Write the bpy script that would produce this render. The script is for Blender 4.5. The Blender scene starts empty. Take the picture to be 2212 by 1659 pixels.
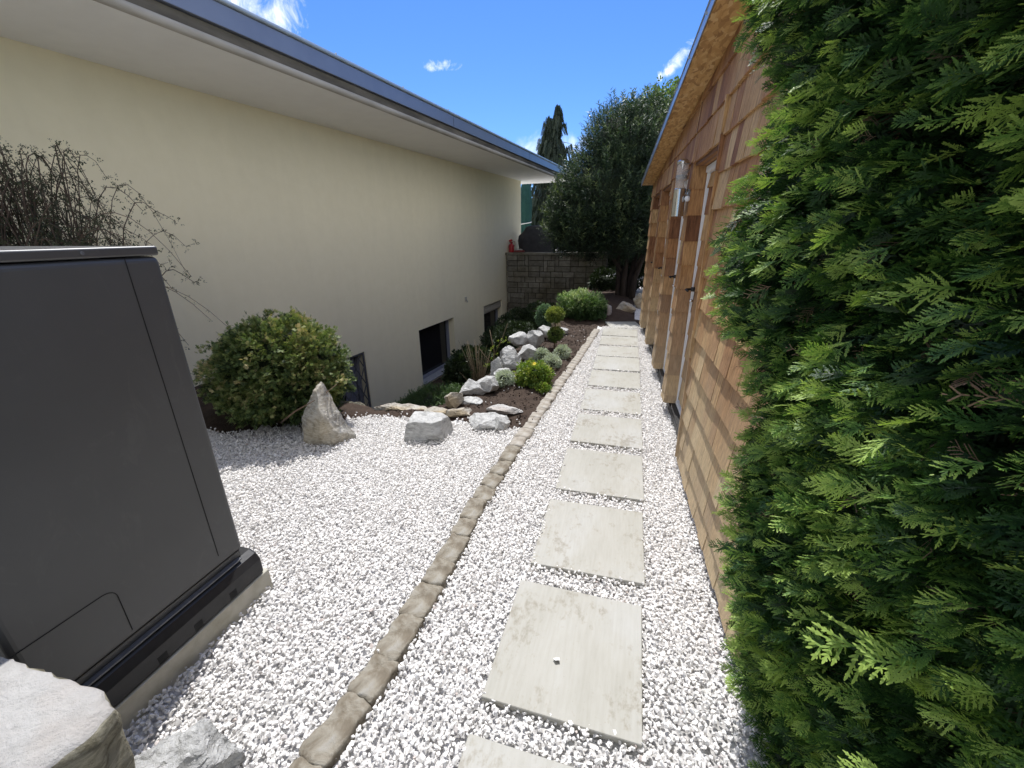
import bpy, bmesh, math, random
import numpy as np
from mathutils import Vector, Matrix, noise as mnoise
sc = bpy.context.scene
C = sc.collection
rad = math.radians
rng = np.random.default_rng(7)
random.seed(7)

# ------------------------------------------------------------------ camera, sky, sun, exposure
cam = bpy.data.objects.new("camera", bpy.data.cameras.new("camera"))
C.objects.link(cam)
cam.data.sensor_width = 36.0
cam.data.lens = 14.566
cam.data.clip_start = 0.03
cam.data.clip_end = 3000
cr = Vector((0.96364, 0.26702, -0.009838)); cd = Vector((0.082614, -0.332751, -0.939389)); cf = Vector((-0.254109, 0.904421, -0.342712))
cam.matrix_world = Matrix(((cr.x, -cd.x, -cf.x, 0), (cr.y, -cd.y, -cf.y, 0), (cr.z, -cd.z, -cf.z, 1.70), (0, 0, 0, 1)))
sc.camera = cam

SUN_EL, SUN_AZ = rad(62), rad(-16.5)          # azimuth measured from +Y towards +X
sdir = Vector((math.sin(SUN_AZ) * math.cos(SUN_EL), math.cos(SUN_AZ) * math.cos(SUN_EL), math.sin(SUN_EL)))
sl = bpy.data.lights.new("sun", 'SUN'); sl.energy = 3.85; sl.angle = rad(0.5); sl.color = (1.0, 0.975, 0.94)
so = bpy.data.objects.new("sun", sl); so.rotation_euler = sdir.to_track_quat('Z', 'Y').to_euler(); so.location = sdir * 30
C.objects.link(so)

world = bpy.data.worlds.new("World"); sc.world = world; world.use_nodes = True
wn = world.node_tree; wn.nodes.clear()
def WN(t, **k):
    n = wn.nodes.new(t)
    for a, v in k.items(): setattr(n, a, v)
    return n
def wl(a, b): wn.links.new(a, b)
wout = WN('ShaderNodeOutputWorld'); wbg = WN('ShaderNodeBackground'); wl(wbg.outputs[0], wout.inputs[0])
sky = WN('ShaderNodeTexSky', sky_type='NISHITA', sun_disc=False)
sky.sun_elevation = SUN_EL; sky.sun_rotation = SUN_AZ; sky.air_density = 1.0; sky.dust_density = 0.4; sky.ozone_density = 3.0; sky.altitude = 600
wbg.inputs['Strength'].default_value = 0.15
tint = WN('ShaderNodeMix', data_type='RGBA', blend_type='MULTIPLY'); tint.inputs[0].default_value = 1.0
wl(sky.outputs[0], tint.inputs[6])
tcg = WN('ShaderNodeTexCoord'); spz = WN('ShaderNodeSeparateXYZ'); wl(tcg.outputs['Generated'], spz.inputs[0])
mrz = WN('ShaderNodeMapRange'); wl(spz.outputs[2], mrz.inputs[0]); mrz.inputs[1].default_value = 0.02; mrz.inputs[2].default_value = 0.45; mrz.inputs[3].default_value = 0; mrz.inputs[4].default_value = 1
grd = WN('ShaderNodeMix', data_type='RGBA'); wl(mrz.outputs[0], grd.inputs[0]); grd.inputs[6].default_value = (0.36, 0.53, 0.80, 1); grd.inputs[7].default_value = (0.29, 0.49, 0.81, 1)
wl(grd.outputs[2], tint.inputs[7])
wtc = WN('ShaderNodeTexCoord')
wns = WN('ShaderNodeTexNoise'); wns.inputs['Scale'].default_value = 20; wns.inputs['Detail'].default_value = 10; wns.inputs['Roughness'].default_value = 0.66; wns.inputs['Distortion'].default_value = 0.6
wl(wtc.outputs['Generated'], wns.inputs['Vector'])
def wmath(op, a, b=None, clamp=False):
    m = WN('ShaderNodeMath', operation=op, use_clamp=clamp)
    for i, v in enumerate((a, b)):
        if v is None: continue
        if isinstance(v, (int, float)): m.inputs[i].default_value = v
        else: wl(v, m.inputs[i])
    return m.outputs[0]
def wdot(vec):
    d = WN('ShaderNodeVectorMath', operation='DOT_PRODUCT'); wl(wtc.outputs['Generated'], d.inputs[0]); d.inputs[1].default_value = vec
    return d.outputs['Value']
prev = tint.outputs[2]
F = 895.0
def pixdir(px, py):                          # direction of a cloud on the sky
    return (cr * ((px - 1106) / F) + cd * ((py - 829.5) / F) + cf).normalized()
for (px, py, rx, ry, rot, k, dens) in [(525, 0, 200, 115, 25, 1.4, 1.0), (967, 141, 50, 17, -4, 1.3, 0.95), (1475, 118, 62, 17, -32, 1.9, 0.9), (1445, 152, 38, 8, -25, 1.8, 0.6),
                                       (1180, 335, 130, 55, -8, 0.5, 1.0), (1255, 302, 40, 16, 0, 1.0, 0.8), (950, 255, 40, 6, -10, 1.6, 0.3)]:
    c = pixdir(px, py)
    a = (pixdir(px + 30 * math.cos(rad(rot)), py + 30 * math.sin(rad(rot))) - c); b = (pixdir(px - 30 * math.sin(rad(rot)), py + 30 * math.cos(rad(rot))) - c)
    la, lb = a.length / 30 * rx, b.length / 30 * ry
    a = a.normalized(); b = b.normalized()
    u = wmath('MULTIPLY', wmath('SUBTRACT', wdot(a), c.dot(a)), 1 / la)
    v = wmath('MULTIPLY', wmath('SUBTRACT', wdot(b), c.dot(b)), 1 / lb)
    r2 = wmath('ADD', wmath('MULTIPLY', u, u), wmath('MULTIPLY', v, v))
    nz = wmath('MULTIPLY', wmath('SUBTRACT', wns.outputs[0], 0.5), 4.6 * k)
    m = wmath('MULTIPLY', wmath('SUBTRACT', wmath('ADD', nz, 0.78), r2), 0.62, True)
    m = wmath('POWER', m, 1.25)
    m = wmath('MULTIPLY', m, dens)
    front = wmath('GREATER_THAN', wdot(c), 0.3)
    m = wmath('MULTIPLY', m, front, True)
    mx = WN('ShaderNodeMix', data_type='RGBA'); wl(m, mx.inputs[0]); wl(prev, mx.inputs[6]); mx.inputs[7].default_value = (6.3, 6.6, 7.0, 1)
    prev = mx.outputs[2]
# unseen bright clouds added behind and above the camera as fill light
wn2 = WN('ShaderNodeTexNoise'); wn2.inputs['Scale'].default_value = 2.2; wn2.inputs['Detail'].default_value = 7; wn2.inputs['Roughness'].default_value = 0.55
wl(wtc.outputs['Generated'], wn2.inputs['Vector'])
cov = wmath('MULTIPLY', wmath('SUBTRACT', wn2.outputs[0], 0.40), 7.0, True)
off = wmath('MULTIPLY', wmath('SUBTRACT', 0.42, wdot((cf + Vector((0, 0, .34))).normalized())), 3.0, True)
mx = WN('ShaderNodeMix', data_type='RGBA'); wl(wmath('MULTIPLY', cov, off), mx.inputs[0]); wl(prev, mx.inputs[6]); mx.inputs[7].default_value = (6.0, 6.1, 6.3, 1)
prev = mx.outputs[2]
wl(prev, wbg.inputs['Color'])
sc.view_settings.view_transform = 'Standard'; sc.view_settings.look = 'None'; sc.view_settings.exposure = 0.6; sc.view_settings.gamma = 1
sc.cycles.max_bounces = 10; sc.cycles.diffuse_bounces = 8; sc.cycles.transmission_bounces = 6; sc.cycles.transparent_max_bounces = 8
sc.cycles.use_denoising = True
sc.cycles.sample_clamp_indirect = 10

# ------------------------------------------------------------------ tags and mesh helpers
def tag(o, label=None, cat=None, group=None, kind=None):
    if label: o['label'] = label
    if cat: o['category'] = cat
    if group: o['group'] = group
    if kind: o['kind'] = kind
    return o
def empty(name, loc=(0, 0, 0), rz=0.0, label=None, cat=None, group=None):
    o = bpy.data.objects.new(name, None); C.objects.link(o); o.location = loc; o.rotation_euler = (0, 0, rz); o.empty_display_size = .1
    return tag(o, label, cat, group)
def link(name, me, mats, parent=None):
    for m in (mats if isinstance(mats, (list, tuple)) else [mats]): me.materials.append(m)
    o = bpy.data.objects.new(name, me); C.objects.link(o)
    if parent is not None: o.parent = parent
    return o
def mesh_raw(name, V, loops, totals, midx=None, tints=None, smooth=False):
    me = bpy.data.meshes.new(name)
    V = np.asarray(V, np.float32); loops = np.asarray(loops, np.int32); totals = np.asarray(totals, np.int32)
    me.vertices.add(len(V)); me.vertices.foreach_set('co', V.ravel())
    me.loops.add(len(loops)); me.loops.foreach_set('vertex_index', loops)
    me.polygons.add(len(totals)); st = np.zeros(len(totals), np.int32); st[1:] = np.cumsum(totals)[:-1]
    me.polygons.foreach_set('loop_start', st); me.polygons.foreach_set('loop_total', totals)
    if midx is not None: me.polygons.foreach_set('material_index', np.asarray(midx, np.int32))
    me.polygons.foreach_set('use_smooth', np.full(len(totals), smooth, dtype=bool))
    if tints is not None:
        a = me.attributes.new('tint', 'FLOAT', 'FACE'); a.data.foreach_set('value', np.asarray(tints, np.float32))
    me.update(calc_edges=True); me.validate()
    return me
def scatter(name, variants, P, R, S, vid, tint, mats, parent=None, smooth=False, tip=None):
    """variants: list of (V, faces, midx, t) ; replicates them into one mesh"""
    Vs, Ls, Ts, Ms, Tn, off = [], [], [], [], [], 0
    for k, var in enumerate(variants):
        V, Fc, mi, ft = var
        sel = np.nonzero(vid == k)[0]
        if not len(sel): continue
        V = np.asarray(V, float)
        W = np.einsum('nij,vj->nvi', R[sel], V) * S[sel][:, None, None] + P[sel][:, None, :]
        n, nv = len(sel), len(V)
        lp = np.concatenate([np.asarray(f) for f in Fc]); tot = np.array([len(f) for f in Fc])
        Ls.append((lp[None, :] + (off + np.arange(n) * nv)[:, None]).ravel()); Ts.append(np.tile(tot, n))
        Ms.append(np.tile(mi, n)); Tn.append((tint[sel][:, None] + np.asarray(ft)[None, :]).ravel())
        Vs.append(W.reshape(-1, 3)); off += n * nv
    me = mesh_raw(name, np.concatenate(Vs), np.concatenate(Ls), np.concatenate(Ts), np.concatenate(Ms), np.concatenate(Tn), smooth)
    return link(name, me, mats, parent)
def rand_rot(n):
    q = rng.normal(size=(n, 4)); q /= np.linalg.norm(q, axis=1)[:, None]
    w, x, y, z = q.T
    return np.stack([np.stack([1-2*(y*y+z*z), 2*(x*y-z*w), 2*(x*z+y*w)], -1), np.stack([2*(x*y+z*w), 1-2*(x*x+z*z), 2*(y*z-x*w)], -1), np.stack([2*(x*z-y*w), 2*(y*z+x*w), 1-2*(x*x+y*y)], -1)], 1)
def frames(axis, nrm):
    """rotation matrices whose local X follows axis and local Z is close to nrm"""
    X = axis / np.linalg.norm(axis, axis=1)[:, None]
    Z = nrm - (nrm * X).sum(1)[:, None] * X; Z /= np.linalg.norm(Z, axis=1)[:, None] + 1e-9
    Y = np.cross(Z, X)
    return np.stack([X, Y, Z], axis=2)
def vnoise(P, s, seed=0.0):
    return np.array([mnoise.noise(Vector((p[0] * s + seed, p[1] * s + seed * 1.7, p[2] * s - seed))) for p in P])
class MB:
    """collects boxes, prisms and tubes into one mesh"""
    def __init__(s): s.V = []; s.F = []; s.M = []; s.T = []
    def add(s, V, F, m=0, t=0.0):
        b = len(s.V); s.V += [tuple(v) for v in V]; s.F += [tuple(i + b for i in f) for f in F]; s.M += [m] * len(F); s.T += [t] * len(F)
    def box(s, x0, x1, y0, y1, z0, z1, m=0, t=0.0):
        s.add([(x0,y0,z0),(x1,y0,z0),(x1,y1,z0),(x0,y1,z0),(x0,y0,z1),(x1,y0,z1),(x1,y1,z1),(x0,y1,z1)],
              [(3,2,1,0),(4,5,6,7),(0,1,5,4),(1,2,6,5),(2,3,7,6),(3,0,4,7)], m, t)
    def tube(s, pts, r, n=8, m=0, t=0.0, cap=True):
        pts = [Vector(p) for p in pts]; k = len(pts)
        rr = r if isinstance(r, (list, tuple)) else [r] * k
        V = []; up = Vector((0, 0, 1)); last = None
        for i, p in enumerate(pts):
            d = (pts[min(i + 1, k - 1)] - pts[max(i - 1, 0)]).normalized()
            if last is None:
                a = d.cross(up if abs(d.z) < .9 else Vector((1, 0, 0))).normalized()
            else:
                a = (last - d * last.dot(d)).normalized()
            last = a; b = d.cross(a)
            for j in range(n):
                an = 2 * math.pi * j / n; V.append(p + (a * math.cos(an) + b * math.sin(an)) * rr[i])
        Fc = [(i*n+j, i*n+(j+1)%n, (i+1)*n+(j+1)%n, (i+1)*n+j) for i in range(k-1) for j in range(n)]
        if cap: Fc += [tuple(range(n-1, -1, -1)), tuple((k-1)*n+j for j in range(n))]
        s.add(V, Fc, m, t)
    def lathe(s, prof, cx, cy, n=24, m=0):
        V = [(cx + r*math.cos(2*math.pi*j/n), cy + r*math.sin(2*math.pi*j/n), z) for r, z in prof for j in range(n)]
        k = len(prof)
        Fc = [(i*n+j, i*n+(j+1)%n, (i+1)*n+(j+1)%n, (i+1)*n+j) for i in range(k-1) for j in range(n)]
        Fc += [tuple(range(n-1, -1, -1)), tuple((k-1)*n+j for j in range(n))]
        s.add(V, Fc, m)
    def build(s, name, mats, parent=None, smooth=False, bevel=0, seg=2, auto=False):
        me = mesh_raw(name, s.V, [i for f in s.F for i in f], [len(f) for f in s.F], s.M, s.T, smooth or auto)
        if auto: me.set_sharp_from_angle(angle=rad(35))
        o = link(name, me, mats, parent)
        if bevel:
            b = o.modifiers.new('bevel', 'BEVEL'); b.width = bevel; b.segments = seg; b.limit_method = 'ANGLE'; b.angle_limit = rad(40)
        return o

# ------------------------------------------------------------------ materials
def new_mat(name):
    m = bpy.data.materials.new(name); m.use_nodes = True; nt = m.node_tree; nt.nodes.clear()
    out = nt.nodes.new('ShaderNodeOutputMaterial'); p = nt.nodes.new('ShaderNodeBsdfPrincipled'); nt.links.new(p.outputs[0], out.inputs[0])
    return m, nt, p, out
def ramp(nt, fac, stops):
    r = nt.nodes.new('ShaderNodeValToRGB'); e = r.color_ramp.elements
    while len(e) > 1: e.remove(e[-1])
    e[0].position = stops[0][0]; e[0].color = (*stops[0][1], 1)
    for p, c in stops[1:]:
        k = e.new(p); k.color = (*c, 1)
    nt.links.new(fac, r.inputs[0]); return r.outputs[0]
def tex_noise(nt, scale, detail=5, rough=.55, stretch=None, coord='Object', dist=0.0):
    tc = nt.nodes.new('ShaderNodeTexCoord'); mp = nt.nodes.new('ShaderNodeMapping'); n = nt.nodes.new('ShaderNodeTexNoise')
    nt.links.new(tc.outputs[coord], mp.inputs[0]); nt.links.new(mp.outputs[0], n.inputs['Vector'])
    if stretch: mp.inputs['Scale'].default_value = stretch
    n.inputs['Scale'].default_value = scale; n.inputs['Detail'].default_value = detail; n.inputs['Roughness'].default_value = rough; n.inputs['Distortion'].default_value = dist
    return n.outputs[0]
def add_bump(nt, p, h, strength, dist=0.01):
    b = nt.nodes.new('ShaderNodeBump'); b.inputs['Strength'].default_value = strength; b.inputs['Distance'].default_value = dist
    nt.links.new(h, b.inputs['Height']); nt.links.new(b.outputs[0], p.inputs['Normal'])
def mixc(nt, fac, a, b, mode='MIX'):
    m = nt.nodes.new('ShaderNodeMix'); m.data_type = 'RGBA'; m.blend_type = mode
    for i, v in ((0, fac), (6, a), (7, b)):
        if isinstance(v, (int, float)): m.inputs[i].default_value = v
        elif isinstance(v, tuple): m.inputs[i].default_value = (*v, 1)
        else: nt.links.new(v, m.inputs[i])
    return m.outputs[2]
def simple(name, stops, scale=20, rough=.7, bump=.2, bdist=.004, detail=6, stretch=None, metal=0.0, bscale=None, spec=.4, dist=0.0, coord='Object'):
    m, nt, p, _ = new_mat(name)
    n = tex_noise(nt, scale, detail, .6, stretch, coord, dist)
    nt.links.new(ramp(nt, n, stops), p.inputs['Base Color'])
    p.inputs['Roughness'].default_value = rough; p.inputs['Metallic'].default_value = metal; p.inputs['Specular IOR Level'].default_value = spec
    if bump: add_bump(nt, p, tex_noise(nt, bscale or scale * 2, 6, .65, stretch, coord) if bscale else n, bump, bdist)
    return m
def attr_tint(nt):
    a = nt.nodes.new('ShaderNodeAttribute'); a.attribute_name = 'tint'; return a.outputs['Fac']
def leaf_mat(name, stops, rough=.5, trans=.3, tcol=1.5, spec=.35):
    m, nt, p, out = new_mat(name)
    c = ramp(nt, attr_tint(nt), stops)
    nt.links.new(c, p.inputs['Base Color']); p.inputs['Roughness'].default_value = rough; p.inputs['Specular IOR Level'].default_value = spec
    t = nt.nodes.new('ShaderNodeBsdfTranslucent')
    nt.links.new(mixc(nt, 1.0, c, (tcol, tcol * 1.05, tcol * .45), 'MULTIPLY'), t.inputs[0])
    mx = nt.nodes.new('ShaderNodeMixShader'); mx.inputs[0].default_value = trans
    nt.links.new(p.outputs[0], mx.inputs[1]); nt.links.new(t.outputs[0], mx.inputs[2]); nt.links.new(mx.outputs[0], out.inputs[0])
    return m

M = {}
# gravel: every stone has its own tint
m, nt, p, _ = new_mat('white_marble_gravel'); M['gravel'] = m
n = tex_noise(nt, 60, 4)
c = ramp(nt, attr_tint(nt), [(0, (.50, .44, .41)), (.10, (.66, .62, .60)), (.3, (.76, .74, .715)), (.8, (.83, .81, .785)), (1, (.88, .865, .84))])
nt.links.new(mixc(nt, 1.0, c, ramp(nt, n, [(.3, (.86, .86, .86)), (.65, (1, 1, 1))]), 'MULTIPLY'), p.inputs['Base Color']); p.inputs['Roughness'].default_value = .75
p.inputs['Specular IOR Level'].default_value = .12
add_bump(nt, p, tex_noise(nt, 260, 3), .25, .002)
# ground zones: 0 soil, 1 under gravel and pale bounce ground behind the camera, 2 lawn
m, nt, p, _ = new_mat('ground_soil'); M['ground'] = m
n1 = tex_noise(nt, 9, 9, .7); n2 = tex_noise(nt, 120, 3, .6)
soil = mixc(nt, .5, ramp(nt, n1, [(.3, (.022, .015, .011)), (.5, (.052, .035, .026)), (.75, (.10, .072, .055))]), ramp(nt, n2, [(.35, (.022, .015, .011)), (.7, (.11, .078, .060))]))
vor = nt.nodes.new('ShaderNodeTexVoronoi'); vor.inputs['Scale'].default_value = 38; tc = nt.nodes.new('ShaderNodeTexCoord'); nt.links.new(tc.outputs['Object'], vor.inputs['Vector'])
grv = ramp(nt, vor.outputs['Distance'], [(0, (.78, .77, .76)), (.45, (.70, .69, .68)), (.8, (.45, .44, .43))])
lawn = ramp(nt, tex_noise(nt, 25, 6), [(.3, (.03, .06, .015)), (.7, (.09, .15, .04))])
az = nt.nodes.new('ShaderNodeAttribute'); az.attribute_name = 'tint'
g1 = nt.nodes.new('ShaderNodeMath'); g1.operation = 'COMPARE'; g1.inputs[1].default_value = 1; g1.inputs[2].default_value = .4; nt.links.new(az.outputs['Fac'], g1.inputs[0])
g2 = nt.nodes.new('ShaderNodeMath'); g2.operation = 'COMPARE'; g2.inputs[1].default_value = 2; g2.inputs[2].default_value = .4; nt.links.new(az.outputs['Fac'], g2.inputs[0])
nt.links.new(mixc(nt, g2.outputs[0], mixc(nt, g1.outputs[0], soil, grv), lawn), p.inputs['Base Color']); p.inputs['Roughness'].default_value = .9
p.inputs['Specular IOR Level'].default_value = .2
add_bump(nt, p, tex_noise(nt, 55, 8, .7), .9, .02)
# stone slabs
def slab_mat():
    m, nt, p, _ = new_mat('beige_porcelain_slab')
    oi = nt.nodes.new('ShaderNodeObjectInfo'); tc = nt.nodes.new('ShaderNodeTexCoord'); va = nt.nodes.new('ShaderNodeVectorMath'); va.operation = 'MULTIPLY_ADD'
    cmb = nt.nodes.new('ShaderNodeCombineXYZ')
    for i in range(3): nt.links.new(oi.outputs['Random'], cmb.inputs[i])
    nt.links.new(cmb.outputs[0], va.inputs[0]); va.inputs[1].default_value = (37, 21, 11); nt.links.new(tc.outputs['Object'], va.inputs[2])
    def nz(scale, st, det=6, rg=.6):
        mp = nt.nodes.new('ShaderNodeMapping'); mp.inputs['Scale'].default_value = st; nt.links.new(va.outputs[0], mp.inputs[0])
        n = nt.nodes.new('ShaderNodeTexNoise'); n.inputs['Scale'].default_value = scale; n.inputs['Detail'].default_value = det; n.inputs['Roughness'].default_value = rg; nt.links.new(mp.outputs[0], n.inputs['Vector']); return n.outputs[0]
    base = ramp(nt, nz(3, (1, .5, 1)), [(.3, (.295, .285, .245)), (.5, (.335, .325, .288)), (.72, (.37, .368, .35))])
    streak = ramp(nt, nz(14, (5, .5, 1)), [(.3, (.9, .9, .88)), (.6, (1, 1, 1))])
    big = nz(3.2, (1, 1, 1), 3); spots = nz(34, (1, .6, 1), 5, .7)
    mul = nt.nodes.new('ShaderNodeMath'); mul.operation = 'MULTIPLY'; nt.links.new(big, mul.inputs[0]); nt.links.new(spots, mul.inputs[1])
    dirt = mixc(nt, 1.0, ramp(nt, mul.outputs[0], [(.28, (1, 1, 1)), (.33, (.88, .86, .82)), (.39, (.70, .66, .60))]), ramp(nt, nz(120, (1, 1, 1), 3, .75), [(.66, (1, 1, 1)), (.74, (.68, .65, .60))]), 'MULTIPLY')
    c = mixc(nt, 1.0, mixc(nt, 1.0, base, streak, 'MULTIPLY'), dirt, 'MULTIPLY')
    scr = ramp(nt, nz(60, (.35, 6, 1), 2), [(.70, (1, 1, 1)), (.76, (.82, .79, .74))])
    c = mixc(nt, .7, c, mixc(nt, 1.0, c, scr, 'MULTIPLY'))
    nt.links.new(c, p.inputs['Base Color']); p.inputs['Roughness'].default_value = .62
    add_bump(nt, p, nz(45, (2, .7, 1), 5), .12, .002)
    return m
M['slab'] = slab_mat()
M['sandstone'] = simple('sandstone', [(.25, (.08, .065, .045)), (.42, (.16, .135, .10)), (.55, (.25, .228, .185)), (.72, (.31, .30, .275))], 11, .85, 1.0, .016, 9, dist=.5)
M['sandstone_tan'] = simple('sandstone_tan', [(.25, (.14, .12, .10)), (.45, (.27, .24, .20)), (.6, (.36, .335, .295)), (.75, (.40, .385, .355))], 11, .85, .8, .012, 9, dist=.3)
def rock_mat(name, light, mid, dark, sc_=6, warm=None):
    m, nt, p, _ = new_mat(name)
    a = tex_noise(nt, sc_, 9, .68, (1, 1, 2.2), dist=1.2); b = tex_noise(nt, sc_ * 2.7, 8, .7, (1, 1, 3), dist=.6)
    c = ramp(nt, a, [(.28, dark), (.43, mid), (.55, light), (.72, tuple(min(1, x * 1.12) for x in light))])
    c = mixc(nt, .45, c, ramp(nt, b, [(.32, dark), (.5, mid), (.62, light)]))
    if warm: c = mixc(nt, ramp(nt, tex_noise(nt, 2.6, 4), [(.45, (0, 0, 0)), (.6, (1, 1, 1))]), c, mixc(nt, 1.0, c, warm, 'MULTIPLY'))
    nt.links.new(c, p.inputs['Base Color']); p.inputs['Roughness'].default_value = .8
    mm = mixc(nt, .5, a, tex_noise(nt, 48, 8, .7)); add_bump(nt, p, mm, 1.0, .03)
    return m
M['rock'] = rock_mat('grey_marble_rock', (.60, .60, .585), (.40, .40, .39), (.13, .125, .115), 8)
M['rock_warm'] = rock_mat('ochre_veined_rock', (.50, .48, .43), (.34, .31, .26), (.13, .11, .08), 6, (1, .88, .68))
M['rock_mid'] = rock_mat('weathered_limestone', (.58, .565, .52), (.38, .355, .30), (.12, .105, .08), 7, (1, .93, .80))
M['rock_slab'] = rock_mat('pale_quartz_stone', (.50, .49, .475), (.43, .42, .405), (.36, .34, .32), 4, (1, .93, .88))
M['rock_dark'] = rock_mat('stone_broken_side', (.36, .34, .26), (.13, .115, .07), (.05, .045, .03), 9)
# house
M['render_cream'] = simple('cream_render', [(.3, (.86, .79, .575)), (.7, (.89, .82, .605))], 6, .93, .5, .003, 4, bscale=230, spec=.15)
def streak(mname, amt):
    nt = M[mname].node_tree; p = next(n for n in nt.nodes if n.type == 'BSDF_PRINCIPLED'); src = p.inputs['Base Color'].links[0].from_socket
    a = tex_noise(nt, 1.4, 7, .62, (1, 2.2, .25)); b_ = tex_noise(nt, .5, 5, .6)
    nt.links.new(mixc(nt, 1.0, mixc(nt, 1.0, src, ramp(nt, a, [(.35, (1 - amt, 1 - amt, 1 - amt)), (.6, (1, 1, 1))]), 'MULTIPLY'), ramp(nt, b_, [(.35, (1 - amt, 1 - amt * .95, 1 - amt * .8)), (.65, (1, 1, 1))]), 'MULTIPLY'), p.inputs['Base Color'])
streak('render_cream', .025)
M['render_white'] = simple('white_soffit_render', [(.3, (.89, .88, .86)), (.7, (.92, .91, .89))], 5, .93, .6, .003, 4, bscale=180, spec=.15)
streak('render_white', .02)
M['lip'] = simple('weathered_render_edge', [(.3, (.26, .24, .20)), (.6, (.42, .39, .34)), (.8, (.50, .47, .42))], 4, .95, .5, .006, 9, (1, .25, 1), bscale=60, spec=.1)
M['lip_dark'] = simple('stained_concrete', [(.3, (.06, .055, .05)), (.55, (.15, .135, .11)), (.75, (.24, .21, .18))], 3, .95, .5, .006, 9, (1, .35, 2), bscale=60, spec=.1)
M['fascia'] = simple('blue_grey_sheet_metal', [(.3, (.21, .235, .295)), (.7, (.235, .26, .32))], 3, .42, .06, .002, 3, metal=.55)
M['trim_light'] = simple('zinc_trim', [(.3, (.36, .41, .43)), (.7, (.45, .5, .52))], 8, .4, .1, .002, 4, metal=.6)
M['win_frame'] = simple('grey_blue_window_frame', [(.3, (.20, .215, .27)), (.7, (.27, .285, .34))], 8, .5, .05)
M['sill'] = simple('grey_sill', [(.3, (.26, .27, .30)), (.7, (.36, .37, .40))], 14, .6, .15)
M['shutter'] = simple('beige_roller_shutter', [(.3, (.40, .38, .33)), (.7, (.48, .46, .40))], 6, .6, .05)
m, nt, p, _ = new_mat('dark_window_glass'); M['pane'] = m
p.inputs['Base Color'].default_value = (.012, .013, .016, 1); p.inputs['Roughness'].default_value = .08; p.inputs['Specular IOR Level'].default_value = .35
add_bump(nt, p, tex_noise(nt, 2, 2), .05, .01)
M['iron'] = simple('painted_iron_grille', [(.3, (.10, .105, .115)), (.7, (.15, .155, .17))], 30, .55, .1, metal=.2)
M['curtain'] = simple('grey_curtain', [(.3, (.16, .17, .22)), (.7, (.24, .25, .31))], 12, .9, .3, .01, 3, (8, 8, .4))
# shed
def shingle_mat():
    m, nt, p, _ = new_mat('cedar_shingle')
    t = attr_tint(nt)
    c = ramp(nt, t, [(0, (.13, .055, .025)), (.25, (.24, .11, .050)), (.5, (.37, .195, .080)), (.75, (.48, .31, .145)), (1, (.56, .42, .25))])
    g = tex_noise(nt, 7, 8, .65, (9, 9, .8), dist=.3); g2 = tex_noise(nt, 26, 6, .6, (9, 9, .5))
    c = mixc(nt, 1.0, c, ramp(nt, g, [(.30, (.45, .39, .34)), (.48, (1, 1, 1)), (.7, (1.4, 1.45, 1.5))]), 'MULTIPLY')
    c = mixc(nt, .7, c, mixc(nt, 1.0, c, ramp(nt, g2, [(.35, (.62, .6, .58)), (.6, (1.12, 1.12, 1.12))]), 'MULTIPLY'))
    # paler beige painted low on the wall as its sunlit part, red-brown above
    tc = nt.nodes.new('ShaderNodeTexCoord'); sp = nt.nodes.new('ShaderNodeSeparateXYZ'); nt.links.new(tc.outputs['Object'], sp.inputs[0])
    ad = nt.nodes.new('ShaderNodeMath'); ad.operation = 'MULTIPLY_ADD'; nt.links.new(tex_noise(nt, 3, 5, .6, (1, 1, .4)), ad.inputs[0]); ad.inputs[1].default_value = 1.1; nt.links.new(sp.outputs[2], ad.inputs[2])
    w = ramp(nt, ad.outputs[0], [(.62, (1, 1, 1)), (1.0, (0, 0, 0))])
    mr = nt.nodes.new('ShaderNodeMapRange'); nt.links.new(ad.outputs[0], mr.inputs[0]); mr.inputs[1].default_value = .75; mr.inputs[2].default_value = 1.9; mr.inputs[3].default_value = .62; mr.inputs[4].default_value = 0.0
    grey = mixc(nt, 1.0, (.56, .48, .33), ramp(nt, g2, [(.35, (.72, .7, .68)), (.65, (1.08, 1.08, 1.08))]), 'MULTIPLY')
    nt.links.new(mixc(nt, mr.outputs[0], c, grey), p.inputs['Base Color'])
    p.inputs['Roughness'].default_value = .72; p.inputs['Specular IOR Level'].default_value = .3
    add_bump(nt, p, mixc(nt, .5, g, g2), .5, .006)
    return m
M['shingle'] = shingle_mat()
def osb_mat():
    m, nt, p, _ = new_mat('oriented_strand_board')
    tc = nt.nodes.new('ShaderNodeTexCoord'); mp = nt.nodes.new('ShaderNodeMapping'); nt.links.new(tc.outputs['Object'], mp.inputs[0])
    nz = nt.nodes.new('ShaderNodeTexNoise'); nz.inputs['Scale'].default_value = 14; nt.links.new(tc.outputs['Object'], nz.inputs[0])
    va = nt.nodes.new('ShaderNodeVectorMath'); va.operation = 'MULTIPLY_ADD'; nt.links.new(nz.outputs['Color'], va.inputs[0]); va.inputs[1].default_value = (.06, .06, .06); nt.links.new(tc.outputs['Object'], va.inputs[2])
    mp.inputs['Scale'].default_value = (55, 16, 30); nt.links.new(va.outputs[0], mp.inputs[0])
    v = nt.nodes.new('ShaderNodeTexVoronoi'); v.inputs['Scale'].default_value = 1.0; nt.links.new(mp.outputs[0], v.inputs['Vector'])
    sp = nt.nodes.new('ShaderNodeSeparateColor'); nt.links.new(v.outputs['Color'], sp.inputs[0])
    c = ramp(nt, sp.outputs[0], [(0, (.30, .155, .05)), (.35, (.46, .26, .09)), (.7, (.56, .34, .13)), (1, (.62, .42, .2))])
    nt.links.new(c, p.inputs['Base Color']); p.inputs['Roughness'].default_value = .6
    add_bump(nt, p, v.outputs['Distance'], .3, .003); return m
M['osb'] = osb_mat()
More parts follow.
